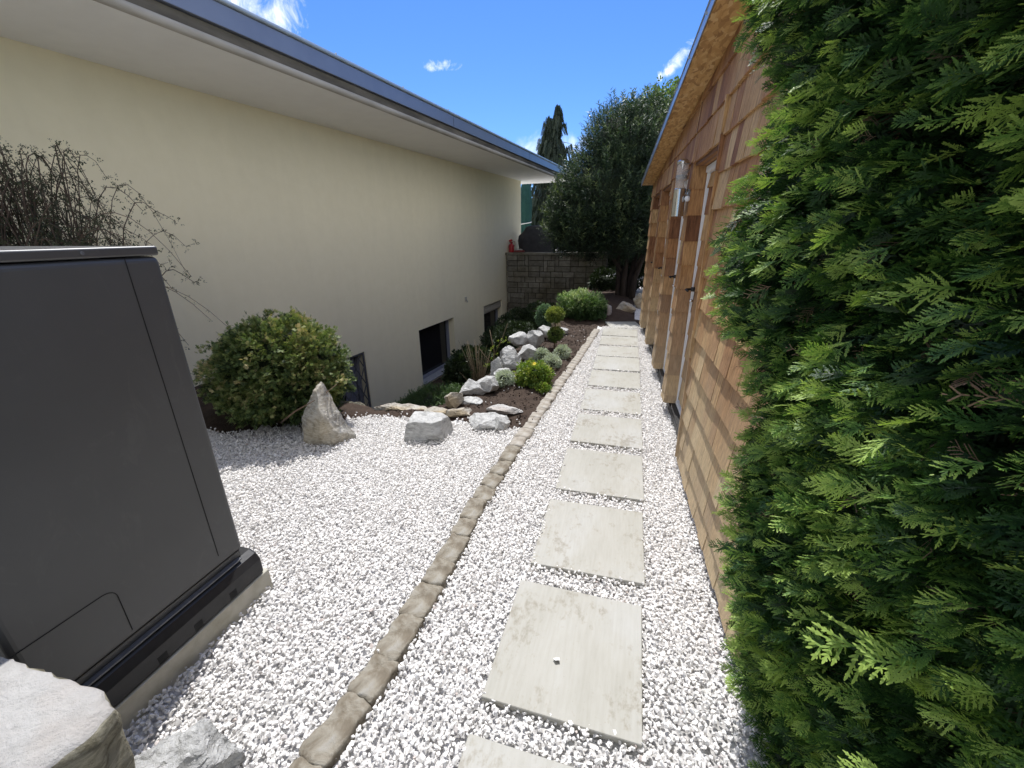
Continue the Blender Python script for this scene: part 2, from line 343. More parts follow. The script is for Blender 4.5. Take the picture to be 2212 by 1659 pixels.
M['metal_edge'] = simple('galvanised_drip_edge', [(.3, (.34, .38, .44)), (.7, (.42, .46, .52))], 6, .35, .05, metal=.7)
M['roof_top'] = simple('grey_roof_sheet', [(.3, (.2, .21, .23)), (.7, (.26, .27, .29))], 6, .6, .1)
M['white_pvc'] = simple('white_door_frame', [(.3, (.74, .76, .80)), (.7, (.80, .82, .85))], 5, .4, .02)
M['rubber'] = simple('black_plastic', [(.3, (.012, .012, .013)), (.7, (.02, .02, .022))], 30, .45, .15)
M['steel'] = simple('brushed_steel', [(.3, (.55, .55, .56)), (.7, (.64, .64, .65))], 40, .22, .05, metal=1.0, stretch=(1, 1, .1))
M['door_panel'] = simple('brown_door_panel', [(.3, (.12, .055, .03)), (.7, (.2, .1, .055))], 6, .6, .3, .004, 6, (8, 8, .6))
m, nt, p, _ = new_mat('clear_lamp_glass'); M['glass'] = m
p.inputs['Base Color'].default_value = (.95, .97, .96, 1); p.inputs['Alpha'].default_value = .22; p.inputs['Roughness'].default_value = .08
# heat pump
def hp_mat():
    m, nt, p, _ = new_mat('anthracite_powder_coat')
    n = tex_noise(nt, 2.2, 5, .6); d = tex_noise(nt, 9, 7, .7, (1, 1, .45), dist=1.0)
    c = mixc(nt, ramp(nt, d, [(.56, (0, 0, 0)), (.70, (.40, .40, .40))]), ramp(nt, n, [(.3, (.074, .075, .076)), (.7, (.086, .087, .088))]), (.12, .12, .118))
    nt.links.new(c, p.inputs['Base Color']); p.inputs['Roughness'].default_value = .42; p.inputs['Metallic'].default_value = .15
    add_bump(nt, p, tex_noise(nt, 700, 2), .12, .001); return m
M['hp'] = hp_mat()
M['hp_top'] = simple('dusty_cover_paint', [(.3, (.075, .076, .078)), (.7, (.090, .091, .093))], 5, .36, .05, metal=.2, spec=.6)
M['seam'] = simple('dark_seam', [(.3, (.012, .012, .012)), (.7, (.02, .02, .02))], 30, .9, 0)
M['concrete'] = simple('pale_concrete', [(.3, (.34, .32, .25)), (.55, (.45, .43, .36)), (.75, (.50, .48, .42))], 10, .9, .3, .004, 8)
M['block_wall'] = None
M['bark'] = simple('bark', [(.3, (.018, .013, .010)), (.7, (.06, .045, .035))], 18, .9, .8, .015, 8, (1, 1, .2))
M['twig'] = simple('twig', [(.3, (.10, .065, .04)), (.7, (.22, .15, .10))], 30, .8, .2)
M['twig_dark'] = simple('dark_twig', [(.3, (.05, .035, .025)), (.7, (.10, .07, .05))], 30, .85, .2)
M['dry_stem'] = simple('dry_stem', [(.3, (.09, .065, .04)), (.7, (.17, .13, .08))], 30, .8, .2)
# foliage (tint: 0 old dark .. 1 young bright; some shade and sun painted in)
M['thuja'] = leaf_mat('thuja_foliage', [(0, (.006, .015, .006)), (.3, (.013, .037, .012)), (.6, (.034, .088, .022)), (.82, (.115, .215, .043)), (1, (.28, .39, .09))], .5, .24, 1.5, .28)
M['core'] = simple('shade_core', [(.35, (.006, .010, .004)), (.6, (.018, .030, .010)), (.75, (.03, .045, .015))], 30, .95, .8, .03, 6)  # near-black solid filler; its colour stands in for shade inside the crowns
M['yew'] = leaf_mat('yew_foliage', [(0, (.008, .018, .010)), (.4, (.018, .038, .020)), (.75, (.05, .085, .035)), (1, (.15, .19, .08))], .45, .18, 1.4)
M['hinoki'] = leaf_mat('rounded_cypress_foliage', [(0, (.020, .036, .014)), (.30, (.055, .095, .032)), (.55, (.18, .25, .085)), (.78, (.30, .34, .12)), (1, (.56, .46, .26))], .5, .25, 1.3)
M['light_tree'] = leaf_mat('light_green_leaves', [(0, (.04, .075, .02)), (.5, (.08, .14, .035)), (1, (.15, .22, .06))], .45, .3, 1.5)
M['spruce'] = leaf_mat('spruce_foliage', [(0, (.014, .024, .016)), (.5, (.030, .048, .030)), (1, (.06, .075, .045))], .6, .1, 1.2)
M['euonymus'] = leaf_mat('variegated_leaves', [(0, (.03, .07, .02)), (.45, (.09, .17, .05)), (.75, (.22, .33, .13)), (1, (.48, .55, .34))], .4, .22, 1.3, .5)
M['dark_shrub'] = leaf_mat('dark_shrub_leaves', [(0, (.012, .020, .008)), (.6, (.03, .05, .018)), (1, (.05, .08, .03))], .5, .15, 1.3)
M['cover'] = leaf_mat('ground_cover_leaves', [(0, (.03, .06, .02)), (.6, (.06, .11, .035)), (1, (.10, .17, .06))], .5, .2, 1.3)
M['coton'] = leaf_mat('cotoneaster_leaves', [(0, (.02, .025, .014)), (.6, (.04, .05, .025)), (1, (.07, .085, .04))], .5, .15, 1.2)
M['yellow_plant'] = leaf_mat('yellow_green_leaves', [(0, (.06, .12, .02)), (.5, (.16, .25, .045)), (1, (.38, .42, .10))], .45, .3, 1.3)
M['silver'] = leaf_mat('silver_leaves', [(0, (.22, .28, .20)), (.5, (.38, .44, .34)), (1, (.55, .60, .50))], .6, .15, 1.1)
M['blue_shrub'] = leaf_mat('blue_green_leaves', [(0, (.05, .10, .05)), (.5, (.10, .18, .10)), (1, (.20, .30, .20))], .5, .2, 1.2)
M['topiary'] = leaf_mat('topiary_leaves', [(0, (.04, .08, .02)), (.5, (.13, .19, .04)), (1, (.34, .38, .10))], .5, .2, 1.3)
M['far_hedge'] = leaf_mat('far_hedge_leaves', [(0, (.05, .10, .02)), (.5, (.14, .24, .05)), (1, (.30, .38, .10))], .5, .3, 1.4)
M['flower'] = simple('yellow_petals', [(.3, (.75, .55, .02)), (.7, (.85, .68, .04))], 30, .6, .1)
M['red'] = simple('red_plastic', [(.3, (.32, .012, .018)), (.7, (.40, .02, .025))], 12, .35, .05)
M['dark_red'] = simple('dark_red_tray', [(.3, (.13, .02, .02)), (.7, (.19, .035, .03))], 20, .5, .1)
M['parasol'] = simple('dark_green_canvas', [(.3, (.012, .055, .048)), (.7, (.02, .08, .068))], 6, .85, .2, .004, 4)
M['grill'] = simple('charcoal_cover_cloth', [(.3, (.035, .035, .04)), (.7, (.055, .055, .06))], 6, .8, .3, .01, 5)
M['white_paint'] = simple('white_paint', [(.3, (.74, .74, .72)), (.7, (.82, .82, .80))], 6, .5, .05)
M['terrace'] = simple('pale_terrace_paving', [(.3, (.55, .54, .51)), (.7, (.66, .65, .62))], 3, .7, .1)
def blockwall_mat():
    m, nt, p, _ = new_mat('split_face_block')
    n = tex_noise(nt, 6, 9, .65); n2 = tex_noise(nt, 1.3, 4)
    c = ramp(nt, attr_tint(nt), [(0, (.175, .165, .14)), (.5, (.235, .225, .19)), (1, (.295, .28, .24))])
    c = mixc(nt, 1.0, c, ramp(nt, n, [(.3, (.6, .58, .55)), (.6, (1.05, 1.05, 1.05))]), 'MULTIPLY')
    c = mixc(nt, 1.0, c, ramp(nt, n2, [(.4, (1, 1, 1)), (.65, (.55, .52, .42))]), 'MULTIPLY')
    nt.links.new(c, p.inputs['Base Color']); p.inputs['Roughness'].default_value = .92; add_bump(nt, p, tex_noise(nt, 22, 9, .7), .8, .02); return m
M['block_wall'] = blockwall_mat()
M['mortar'] = simple('dark_mortar', [(.3, (.05, .045, .035)), (.7, (.09, .08, .065))], 30, .95, .2)

# ------------------------------------------------------------------ plan curves (metres, +Y along the path)
EDGE = [(-.93, .2), (-.92, .63), (-.90, .79), (-.86, 1.08), (-.855, 1.4), (-.85, 1.75), (-.865, 2.15), (-.84, 2.55), (-.815, 3.1), (-.765, 3.83), (-.71, 4.72), (-.62, 5.9), (-.525, 7.5), (-.50, 7.9)]
def edge_x(y): return float(np.interp(y, [e[1] for e in EDGE], [e[0] for e in EDGE]))
def wall_x(y): return .632 - .048 * y
KH = 1.25
HX, HY, HZ0 = -3.172 * KH, 10.8 * KH, 1.7 - 1.7 * KH      # house corner line, set out on plan
def house_x(y): return HX + (y - HY) * .0932
def size_up(root, k=KH):
    for ch in root.children_recursive:
        if ch.type == 'MESH' and not ch.data.get('sized'):
            ch.data.transform(Matrix.Scale(k, 4)); ch.data['sized'] = 1
        ch.location = ch.location * k
        for md in ch.modifiers:
            if md.type == 'BEVEL': md.width *= k
def at(x, y, z): return (x * KH, y * KH, 1.7 + (z - 1.7) * KH)
ROCKX = [(3.3, -1.85), (3.6, -1.72), (4.0, -1.60), (4.3, -1.5), (5.0, -1.5), (5.6, -1.55), (6.4, -1.5), (7.2, -1.42), (8.2, -1.35), (10.8, -1.2)]
def rock_x(y): return float(np.interp(y, [e[0] for e in ROCKX], [e[1] for e in ROCKX]))
def sstep(a, b, x): t = min(1, max(0, (x - a) / (b - a))); return t * t * (3 - 2 * t)
def left_limit(x):                       # far border of the left gravel field
    return float(np.interp(x, [-5.2, -3.5, -2.9, -2.4, -1.9, -1.4, -.8], [2.2, 2.6, 2.95, 3.28, 3.34, 3.36, 3.36]))
def ground_z(x, y):
    z = -.03
    if x > -.8 and y > 8.1: z = -.03
    if y > left_limit(x) and x < edge_x(min(y, 7.9)) and y < 13.9 and x > -6:
        z = -.005
        s = sstep(0, 1.5, rock_x(y) - x) * sstep(3.42, 4.5, y + .10 * x + .28)
        z -= 1.68 * s
        z += .02 * math.sin(x * 9 + y * 4) * (1 - s)
    if y >= 8.0 and -1.2 < x < .3: z = -.03 + .16 * sstep(8.2, 9.6, y) * sstep(.35, -.2, x)
    return z
slabs = [(-.125, .59, 0), (-.12, 1.316, -.6), (-.10, 2.055, .3), (-.09, 2.785, .4), (-.085, 3.51, .2), (-.085, 4.24, .3), (-.085, 4.955, .2), (-.085, 5.61, .3), (-.09, 6.26, .1), (-.095, 6.91, .2), (-.10, 7.55, .1), (-.05, 8.22, 9)]
SLAB = .60

# ------------------------------------------------------------------ setting: ground, terrace
xs = np.concatenate([np.linspace(-400, -12, 14), np.linspace(-9, -5.4, 10), np.arange(-5.2, 1.2, .045), np.linspace(1.3, 9, 14), np.linspace(14, 400, 14)])
ys = np.concatenate([np.linspace(-400, -15, 10), np.linspace(-13, -.4, 16), np.arange(-.2, 3.0, .1), np.arange(3.0, 9.0, .045), np.arange(9.1, 22, .25), np.linspace(26, 600, 14)])
V = np.zeros((len(ys), len(xs), 3))
for j, y in enumerate(ys):
    for i, x in enumerate(xs):
        z = ground_z(x, y)
        if -3.9 < x < -.5 and 2.9 < y < 9.5: z += .035 * (mnoise.noise(Vector((x * 9, y * 9, 0)))) * (1 if y > left_limit(x) and x < edge_x(min(y, 7.9)) - .06 else 0)
        V[j, i] = (x, y, z)
nx, ny = len(xs), len(ys)
ii, jj = np.meshgrid(np.arange(nx - 1), np.arange(ny - 1)); a = (jj * nx + ii).ravel()
loops = np.stack([a, a + 1, a + 1 + nx, a + nx], 1).ravel()
cx = (xs[:-1] + xs[1:]) / 2; cy = (ys[:-1] + ys[1:]) / 2
zone = np.zeros((ny - 1, nx - 1))
for j, y in enumerate(cy):
    for i, x in enumerate(cx):
        z = 0
        if y < left_limit(x) or (x > edge_x(min(y, 7.9)) and y < 8.1): z = 1
        if (8.9 < y < 21 and .15 < x < 3) or (13.5 < y < 21 and -1.1 < x < 3): z = 1
        if x < -8 or x > 9 or y < -14 or y > 21: z = 2  # pale ground widened behind the camera to bounce light onto the house
        zone[j, i] = z
me = mesh_raw('ground', V.reshape(-1, 3), loops, np.full(len(a), 4), None, zone.ravel(), True)
ground = link('ground', me, M['ground']); tag(ground, 'brown garden soil and ground under the gravel', kind='structure')

# gravel stones
def stone_variants(n, npts=11):
    out = []
    for k in range(n):
        bm = bmesh.new()
        q = rng.normal(size=(npts, 3)); q /= np.linalg.norm(q, axis=1)[:, None]; q *= rng.uniform(.82, 1.05, (npts, 1)); q *= np.array([1.0, rng.uniform(.7, .95), rng.uniform(.62, .85)])
        vs = [bm.verts.new(v) for v in q]
        r = bmesh.ops.convex_hull(bm, input=vs)
        bmesh.ops.delete(bm, geom=[v for v in bm.verts if not v.link_faces], context='VERTS')
        bm.verts.index_update(); bm.verts.ensure_lookup_table()
        bmesh.ops.recalc_face_normals(bm, faces=bm.faces)
        V = np.array([v.co[:] for v in bm.verts]); Fc = [tuple(v.index for v in f.verts) for f in bm.faces]; bm.free()
        out.append((V, Fc, np.zeros(len(Fc), int), rng.uniform(-.04, .04, len(Fc))))
    return out
stones = stone_variants(28)
def in_slab(x, y, pad=0.0):
    for sx, sy, rz in slabs:
        if rz == 9: continue
        h = SLAB / 2 + pad
        if abs(x - sx) < h and abs(y - sy) < h: return True
    return False
pts = []
sp = .0182
for y in np.arange(-.3, 8.9, sp):
    for x in np.arange(-4.4, 1.0, sp):
        px, py = x + rng.uniform(-.009, .009), y + rng.uniform(-.009, .009)
        ex = edge_x(min(py, 7.9))
        inr = ex + .055 < px < wall_x(py) + (.16 if py > 3.0 else .06) and py < (8.02 + .28 * (px + .45)) and not (py < 1.5 and px > .78)
        inl = px < ex - .055 and py < left_limit(px) + rng.uniform(-.03, .02) and px > house_x(py) and not (px < -1.71 and .49 < py < 1.24 and px > -2.7)
        if (inr and not in_slab(px, py, -.012)) or inl:
            if (py < .15 and abs(px) > 2.6): continue
            pts.append((px, py, ground_z(px, py) + .018 + rng.uniform(-.006, .011)))
            if rng.random() < .26: pts.append((px + .008, py + .008, ground_z(px, py) + .031 + rng.uniform(-.003, .006)))
# stragglers lying on the soil bed
for k in range(60):
    y = rng.uniform(3.4, 7.8); x = rng.uniform(rock_x(y) + .15, edge_x(y) - .08); pts.append((x, y, ground_z(x, y) + .012))
P = np.array(pts); n = len(P)
gravel = scatter('gravel', stones, P, rand_rot(n), rng.uniform(.0075, .0145, n), rng.integers(0, len(stones), n), np.clip(rng.beta(4, 1.6, n) - .02 - .35 * (rng.random(n) < .10), 0, 1), [M['gravel']])
tag(gravel, 'crushed white marble gravel covering the garden', 'gravel', kind='stuff')
# soil clods
clods = stone_variants(8, 14)
pts = []
for k in range(6500):
    y = rng.uniform(3.38, 8.3); x = rng.uniform(rock_x(y) - .5, edge_x(min(y, 7.9)) - .07)
    if y < left_limit(x) + .03: continue
    pts.append((x, y, ground_z(x, y) + rng.uniform(-.004, .006)))
P = np.array(pts); n = len(P)
m_clod = simple('soil_clods', [(.3, (.025, .017, .012)), (.55, (.058, .04, .03)), (.75, (.11, .08, .062))], 25, .95, .6, .006, 6)
o = scatter('soil', clods, P, rand_rot(n), rng.uniform(.004, .019, n) * rng.uniform(.5, 1, n), rng.integers(0, 8, n), np.zeros(n), [m_clod]); tag(o, 'loose brown soil clods in the planting bed', 'soil', kind='stuff')

# ------------------------------------------------------------------ slabs
ORD = ['first', 'second', 'third', 'fourth', 'fifth', 'sixth', 'seventh', 'eighth', 'ninth', 'tenth', 'eleventh', 'twelfth', 'thirteenth', 'fourteenth', 'fifteenth', 'sixteenth', 'seventeenth', 'eighteenth', 'nineteenth', 'twentieth']
TENS = {2: 'twenty', 3: 'thirty', 4: 'forty', 5: 'fifty', 6: 'sixty'}
def ordinal(i):
    if i < 20: return ORD[i]
    t, u = divmod(i + 1, 10)
    if u == 0: return {3: 'thirtieth', 4: 'fortieth', 5: 'fiftieth', 6: 'sixtieth'}[t]
    return TENS[t] + '-' + ORD[u - 1]
sb = MB(); h = SLAB / 2; sb.box(-h, h, -h, h, -.03, 0)
slab0 = sb.build('paving_slab', M['slab'], None, bevel=.0025, seg=1)
for i, (x, y, rz) in enumerate(slabs):
    o = slab0 if i == 0 else slab0.copy()
    if i: C.objects.link(o)
    o.location = (x, y, .007 + .003 * math.sin(i * 2.1)); o.rotation_euler = (rad(.4) * math.sin(i * 3), rad(.5) * math.cos(i * 5), rad(rz if rz != 9 else 14))
    lab = 'cut off beige paving slab at the bottom edge of the photo' if i == 0 else ('greyish slab in tree shade past the end of the path' if rz == 9 else 'square beige paving slab, %s whole one counted from the camera' % ordinal(i - 1))
    tag(o, lab, 'paving slab', 'stepping slabs of the gravel path')
# pebbles on slabs
for k, (x, y, s, lab) in enumerate([(-.165, 1.235, .016, 'loose white pebble lying on the first whole beige slab'), (-.29, .60, .018, 'loose white pebble near the top of the cut off slab')]):
    V, Fc, mi, ft = stones[k + 3]
    b = MB(); b.add(V * s, Fc, 0, .8); o = b.build('pebble', M['gravel']); o.location = (x, y, .012 + s * .5); tag(o, lab, 'pebble', 'stray pebbles on the slabs')

# ------------------------------------------------------------------ edging blocks
def rough_block(lx, ly, lz, seed, cuts=5, amp=.006):
    """rounded, worn block with uneven top, centred, top at z=0"""
    V = []; n = cuts
    bm = bmesh.new(); bmesh.ops.create_cube(bm, size=1.0); bmesh.ops.subdivide_edges(bm, edges=bm.edges[:], cuts=n, use_grid_fill=True)
    for v in bm.verts:
        q = Vector(v.co) * 2; k = 13
        r = (abs(q.x) ** k + abs(q.y) ** k + abs(q.z) ** k) ** (1 / k)
        q = q / max(r, 1e-6) * .985
        p_ = Vector((q.x * lx / 2, q.y * ly / 2, q.z * lz / 2))
        w = Vector((p_.x * 14 + seed * 3.1, p_.y * 14, p_.z * 14))
        p_ += Vector((mnoise.noise(w), mnoise.noise(w + Vector((9, 1, 4))), mnoise.noise(w + Vector((2, 7, 1))))) * amp * 2.0
        w2 = w * 3.1; p_ += Vector((mnoise.noise(w2), mnoise.noise(w2 + Vector((9, 1, 4))), mnoise.noise(w2 + Vector((2, 7, 1))))) * amp * 1.1
        v.co = p_ - Vector((0, 0, lz / 2))
    me = bpy.data.meshes.new('edging_block'); bm.to_mesh(me); bm.free()
    me.polygons.foreach_set('use_smooth', [True] * len(me.polygons)); return me
EY = [e[1] for e in EDGE]
y = .30; i = 0; yy = []
while y < 7.7:
    L = random.uniform(.15, .27) if y < 3.3 else random.uniform(.10, .13)
    yy.append((y, L)); y += L + .004
for i, (y, L) in enumerate(yy):
    yc = y + L / 2; x = edge_x(yc); dx = edge_x(yc + .1) - edge_x(yc - .1)
    w = random.uniform(.118, .142) if y < 3.2 else random.uniform(.105, .122)
    me = rough_block(w, L + .016, .13, i, 9 if y < 2.5 else 5, .006 if y < 3 else .004)
    o = link('edging_block', me, M['sandstone'] if y < 2.9 else M['sandstone_tan'])
    o.location = (x + random.uniform(-.008, .008), yc, .017 + random.uniform(-.003, .004)); o.rotation_euler = (rad(random.uniform(-1, 1)), rad(random.uniform(-2, 2)), math.atan2(-dx, .2) + rad(random.uniform(-4, 4)))
    tag(o, '%s sandstone edging block, %s of the curved row from the camera' % ('long brown' if y < 2.9 else 'small tan', ordinal(i)), 'edging stone', 'sandstone edging blocks in a curved row')

# ------------------------------------------------------------------ rocks
def rock_mesh(seed, dims, cuts=15, sub=5, amp=.05, flat=0.0, planes=None):
    r = np.random.default_rng(seed)
    bm = bmesh.new(); bmesh.ops.create_icosphere(bm, subdivisions=sub, radius=1.0)
    N = r.normal(size=(cuts, 3)); N /= np.linalg.norm(N, axis=1)[:, None]; D = r.uniform(.46, .82, cuts)
    V = np.array([v.co[:] for v in bm.verts])
    if planes:
        V = V * (1.45 / (np.abs(V) ** 5).sum(1) ** .2)[:, None]; N = np.array([q[:3] for q in planes], float); N /= np.linalg.norm(N, axis=1)[:, None]; D = np.array([q[3] for q in planes])
    for nn, d in zip(N, D):
        e = V @ nn - d; V -= np.maximum(e, 0)[:, None] * nn
    if flat: V[:, 2] = np.minimum(V[:, 2], flat)
    V *= np.array(dims)
    s = 1.0 / max(dims)
    n1 = np.array([[mnoise.noise(Vector(v * s * 2.2) + Vector((seed, k * 7, 0))) + .5 * mnoise.noise(Vector(v * s * 6) + Vector((seed, k * 5, 3))) + .3 * mnoise.noise(Vector((v[0], v[1], v[2] * 2.5)) * s * 15 + Vector((seed, k, 1))) + .22 * (abs(mnoise.noise(Vector((v[0], v[1] * .7, v[2] * 3)) * s * 9 + Vector((k, seed, 4)))) * -2 + .5) for k in range(3)] for v in V])
    V += n1 * amp * max(dims)
    for v, c_ in zip(bm.verts, V): v.co = c_
    me = bpy.data.meshes.new('garden_rock'); bm.to_mesh(me); bm.free()
    me.polygons.foreach_set('use_smooth', [True] * len(me.polygons)); me.set_sharp_from_angle(angle=rad(28))
    return me
def put_rock(seed, loc, dims, rz, label, mat='rock', name='garden_rock', group=None, **k):
    o = link(name, rock_mesh(seed, dims, **k), M[mat]); o.location = loc; o.rotation_euler = (rad(random.uniform(-6, 6)), rad(random.uniform(-6, 6)), rad(rz)); tag(o, label, 'rock', group); return o
def shaped_rock(name, prof, seed, loc, mat, amp=.018, dup=6):
    """standing rock: horizontal outlines stacked bottom to top. prof: list of (z, cx, cy, rx, ry)"""
    r = np.random.default_rng(seed); n = 40
    zs = np.linspace(prof[0][0], prof[-1][0], 34); V = []; Fc = []
    A = np.array(prof)
    ang_r = np.ones(n)
    for z in zs:
        cx_, cy_, rx_, ry_ = [np.interp(z, A[:, 0], A[:, k]) for k in (1, 2, 3, 4)]
        for j in range(n):
            th = 2 * math.pi * j / n
            # blocky polygonal outline
            kx = 1 / max(abs(math.cos(th - .35)), abs(math.sin(th - .35)), .74) * .82
            q = Vector((cx_ + rx_ * kx * math.cos(th), cy_ + ry_ * kx * math.sin(th), z))
            nn = mnoise.noise(q * 5 + Vector((seed, 0, 0))) * 1.2 + mnoise.noise(q * 13 + Vector((0, seed, 0))) * .6 + mnoise.noise(Vector((q.x, q.y, q.z * 1.6)) * 30) * .3
            f = min(1, (rx_ + ry_) / .16)
            V.append(q + Vector((math.cos(th), math.sin(th), .5 * mnoise.noise(q * 9))) * nn * amp * f)
    k = len(zs)
    for i in range(k - 1):
        for j in range(n): Fc.append((i*n+j, i*n+(j+1) % n, (i+1)*n+(j+1) % n, (i+1)*n+j))
    Fc += [tuple(range(n-1, -1, -1)), tuple((k-1)*n+j for j in range(n))]
    b = MB(); b.add(V, Fc); o = b.build(name, M[mat], None, smooth=True); o.data.set_sharp_from_angle(angle=rad(30)); o.location = loc; return o
o = link('standing_rock', rock_mesh(78, (.235, .17, .375), sub=6, amp=.04, planes=[(-1, 0, .05, .80), (-.69, -.05, .72, .70), (.848, .0, .53, .56), (-.1, -1, .28, .62), (.62, -.78, .1, .68), (-.8, -.6, .15, .84), (0, 1, .35, .62), (.95, -.2, -.25, .74), (.15, -.8, -.6, .74), (-.35, -.75, .60, .66), (.1, -.2, 1, .93), (0, 0, -1, .5)]), M['rock_mid']); o.location = (-2.475, 2.72, .135); o.rotation_euler = (0, 0, rad(-4))
tag(o, 'tall pointed grey rock standing on the white gravel', 'rock')
o = put_rock(21, (-1.63, 3.01, .07), (.20, .14, .14), 6, 'square grey rock alone on the far edge of the white gravel', 'rock', amp=.03, planes=[(0, -.15, 1, .78), (-.1, -1, .1, .75), (-1, 0, .15, .86), (1, -.1, .1, .80), (.6, -.6, .3, .95), (0, 1, .2, .8), (-.5, -.3, .8, .95), (.7, 0, .7, 1.0), (.4, -.8, -.5, .9)])
bed = [ # x, y, z, (dims), rot, mat, label
    (-2.25, 3.52, -.01, (.34, .13, .05), 4, 'rock_warm', 'flat ochre rock slab bordering the gravel, right of the pointed rock'),
    (-1.52, 3.50, .02, (.18, .11, .07), 0, 'rock_warm', 'low olive rock between the square rock and the big flat boulder'),
    (-1.74, 3.44, .02, (.16, .10, .07), 30, 'rock_warm', 'low tan rock behind the square grey rock'),
    (-1.23, 3.38, .03, (.24, .15, .085), 12, 'rock', 'broad pale grey boulder at the corner of gravel and soil'),
    (-1.04, 3.33, .02, (.10, .09, .09), 40, 'rock', 'small jagged grey rock touching the broad pale boulder'),
    (-1.13, 3.70, .02, (.22, .12, .05), -12, 'rock_slab', 'flat pale stone sunk in soil behind the broad boulder'),
    (-1.70, 3.74, .05, (.15, .13, .115), 0, 'rock_warm', 'tan lumpy rock, nearest of the bed border row'),
    (-1.56, 3.80, .02, (.15, .09, .04), 12, 'rock', 'thin white rock on soil beside the tan lumpy rock'),
    (-1.62, 4.05, .06, (.17, .14, .11), 25, 'rock', 'blue grey rock in the border row behind the tan one'),
    (-1.47, 4.22, .07, (.20, .14, .12), 40, 'rock', 'large pale rock slanting up the middle of the border row'),
    (-1.42, 4.62, .06, (.14, .13, .11), 60, 'rock', 'dark veined rock below the small pointed one'),
    (-1.53, 4.72, .10, (.10, .09, .15), 0, 'rock', 'small pointed white rock in the border row'),
    (-1.40, 5.10, .09, (.17, .15, .16), 15, 'rock', 'dark streaked rock left of the silvery plants'),
    (-1.56, 5.35, .10, (.13, .12, .13), 15, 'rock', 'grey rock overhanging the trench beside the streaked one'),
    (-1.32, 5.55, .09, (.20, .15, .14), 35, 'rock', 'light grey rock with a brown top in the border row'),
    (-1.60, 6.05, .13, (.20, .17, .17), 40, 'rock', 'big greyish rock with a shadowed hollow, left of the tall one'),
    (-1.32, 6.15, .17, (.19, .16, .24), 20, 'rock', 'tall pale rock, the biggest of the border row'),
    (-1.30, 6.75, .14, (.22, .13, .12), -25, 'rock', 'white arched rock behind the biggest border rock'),
    (-1.20, 7.30, .20, (.13, .12, .24), 25, 'rock_warm', 'upright slanting stone beside the two ball topiary'),
    (-1.10, 7.15, .06, (.13, .10, .08), 0, 'rock', 'small white rock at the foot of the slanting stone'),
    (-.44, 9.0, .14, (.14, .12, .25), 0, 'rock_slab', 'rounded grey boulder at the right side of the variegated bush'),
    (-.02, 9.4, .13, (.27, .17, .14), 15, 'rock_warm', 'shaded reddish rock on dark soil under the yew'),
    (.22, 10.3, .18, (.15, .14, .22), 0, 'rock_warm', 'shaded grey rock beside the far corner of the shed'),
]
for k, (x, y, z, d, rz, mt, lab) in enumerate(bed):
    if 6 <= k <= 19: d = tuple(q * (1.08 if k not in (15, 16) else .88) for q in d)
    put_rock(100 + k * 3, (x, y, z), d, rz, lab, mt, group='rocks around the planting bed', sub=5 if y < 5.8 else 4, amp=.05)
# earth bank stones by the first basement window
put_rock(301, (-2.95, 3.42, -.06), (.36, .13, .10), 12, 'dark brown rock behind the rounded bush near the barred window', 'rock_dark', amp=.05)
# foreground stones
poly = [(-1.135, .395), (-1.25, .42), (-1.42, .415), (-1.57, .405), (-1.9, .36), (-1.95, .0), (-1.6, -.12), (-1.22, -.08), (-1.15, .05), (-1.13, .16), (-1.135, .26), (-1.115, .33)]
def slab_rock():
    V = []; rows = []
    pc = Vector((-1.48, .17)); N = 90
    ring = []
    L = len(poly)
    for k in range(N):
        t = k / N * L; i0 = int(t); f = t - i0; a_, b_ = Vector(poly[i0 % L]), Vector(poly[(i0 + 1) % L]); ring.append(a_.lerp(b_, f))
    lev = [(.0, .50), (.3, .50), (.6, .50), (.85, .50), (.96, .499), (1.0, .492), (1.012, .475), (1.0, .45), (.985, .42), (1.0, .39), (.97, .35), (.9, .2), (.88, -.05)]
    for s_, z in lev:
        for q in ring:
            v = pc.lerp(q, s_); w = Vector((v.x, v.y, z))
            dz = mnoise.noise(w * 9) * .006 + mnoise.noise(w * 30) * .002
            dr = (mnoise.noise(w * 14 + Vector((0, 0, z * 30))) * .022 + mnoise.noise(w * 45) * .006) if s_ > .9 else 0
            d = (v - pc); d = d.normalized() if d.length > 1e-5 else Vector((0, 0))
            V.append((v.x + d.x * dr, v.y + d.y * dr, (z + dz) * 1.24))
    Fc = []; Mi = []
    for i in range(len(lev) - 1):
        for j in range(N):
            Fc.append((i*N+j, (i+1)*N+j, (i+1)*N+(j+1) % N, i*N+(j+1) % N)); Mi.append(0 if i < 5 else 1)
    b = MB(); b.add(V, Fc); b.M = Mi
    o = b.build('stone_slab', [M['rock_slab'], M['rock_dark']], None, smooth=True); return o
tag(slab_rock(), 'big flat pale stone in the bottom left corner with a dark broken side', 'rock')
put_rock(407, (-1.27, .52, .05), (.19, .16, .24), 50, 'fractured grey rock below the big flat stone in the corner', 'rock', sub=6, amp=.07, cuts=18)

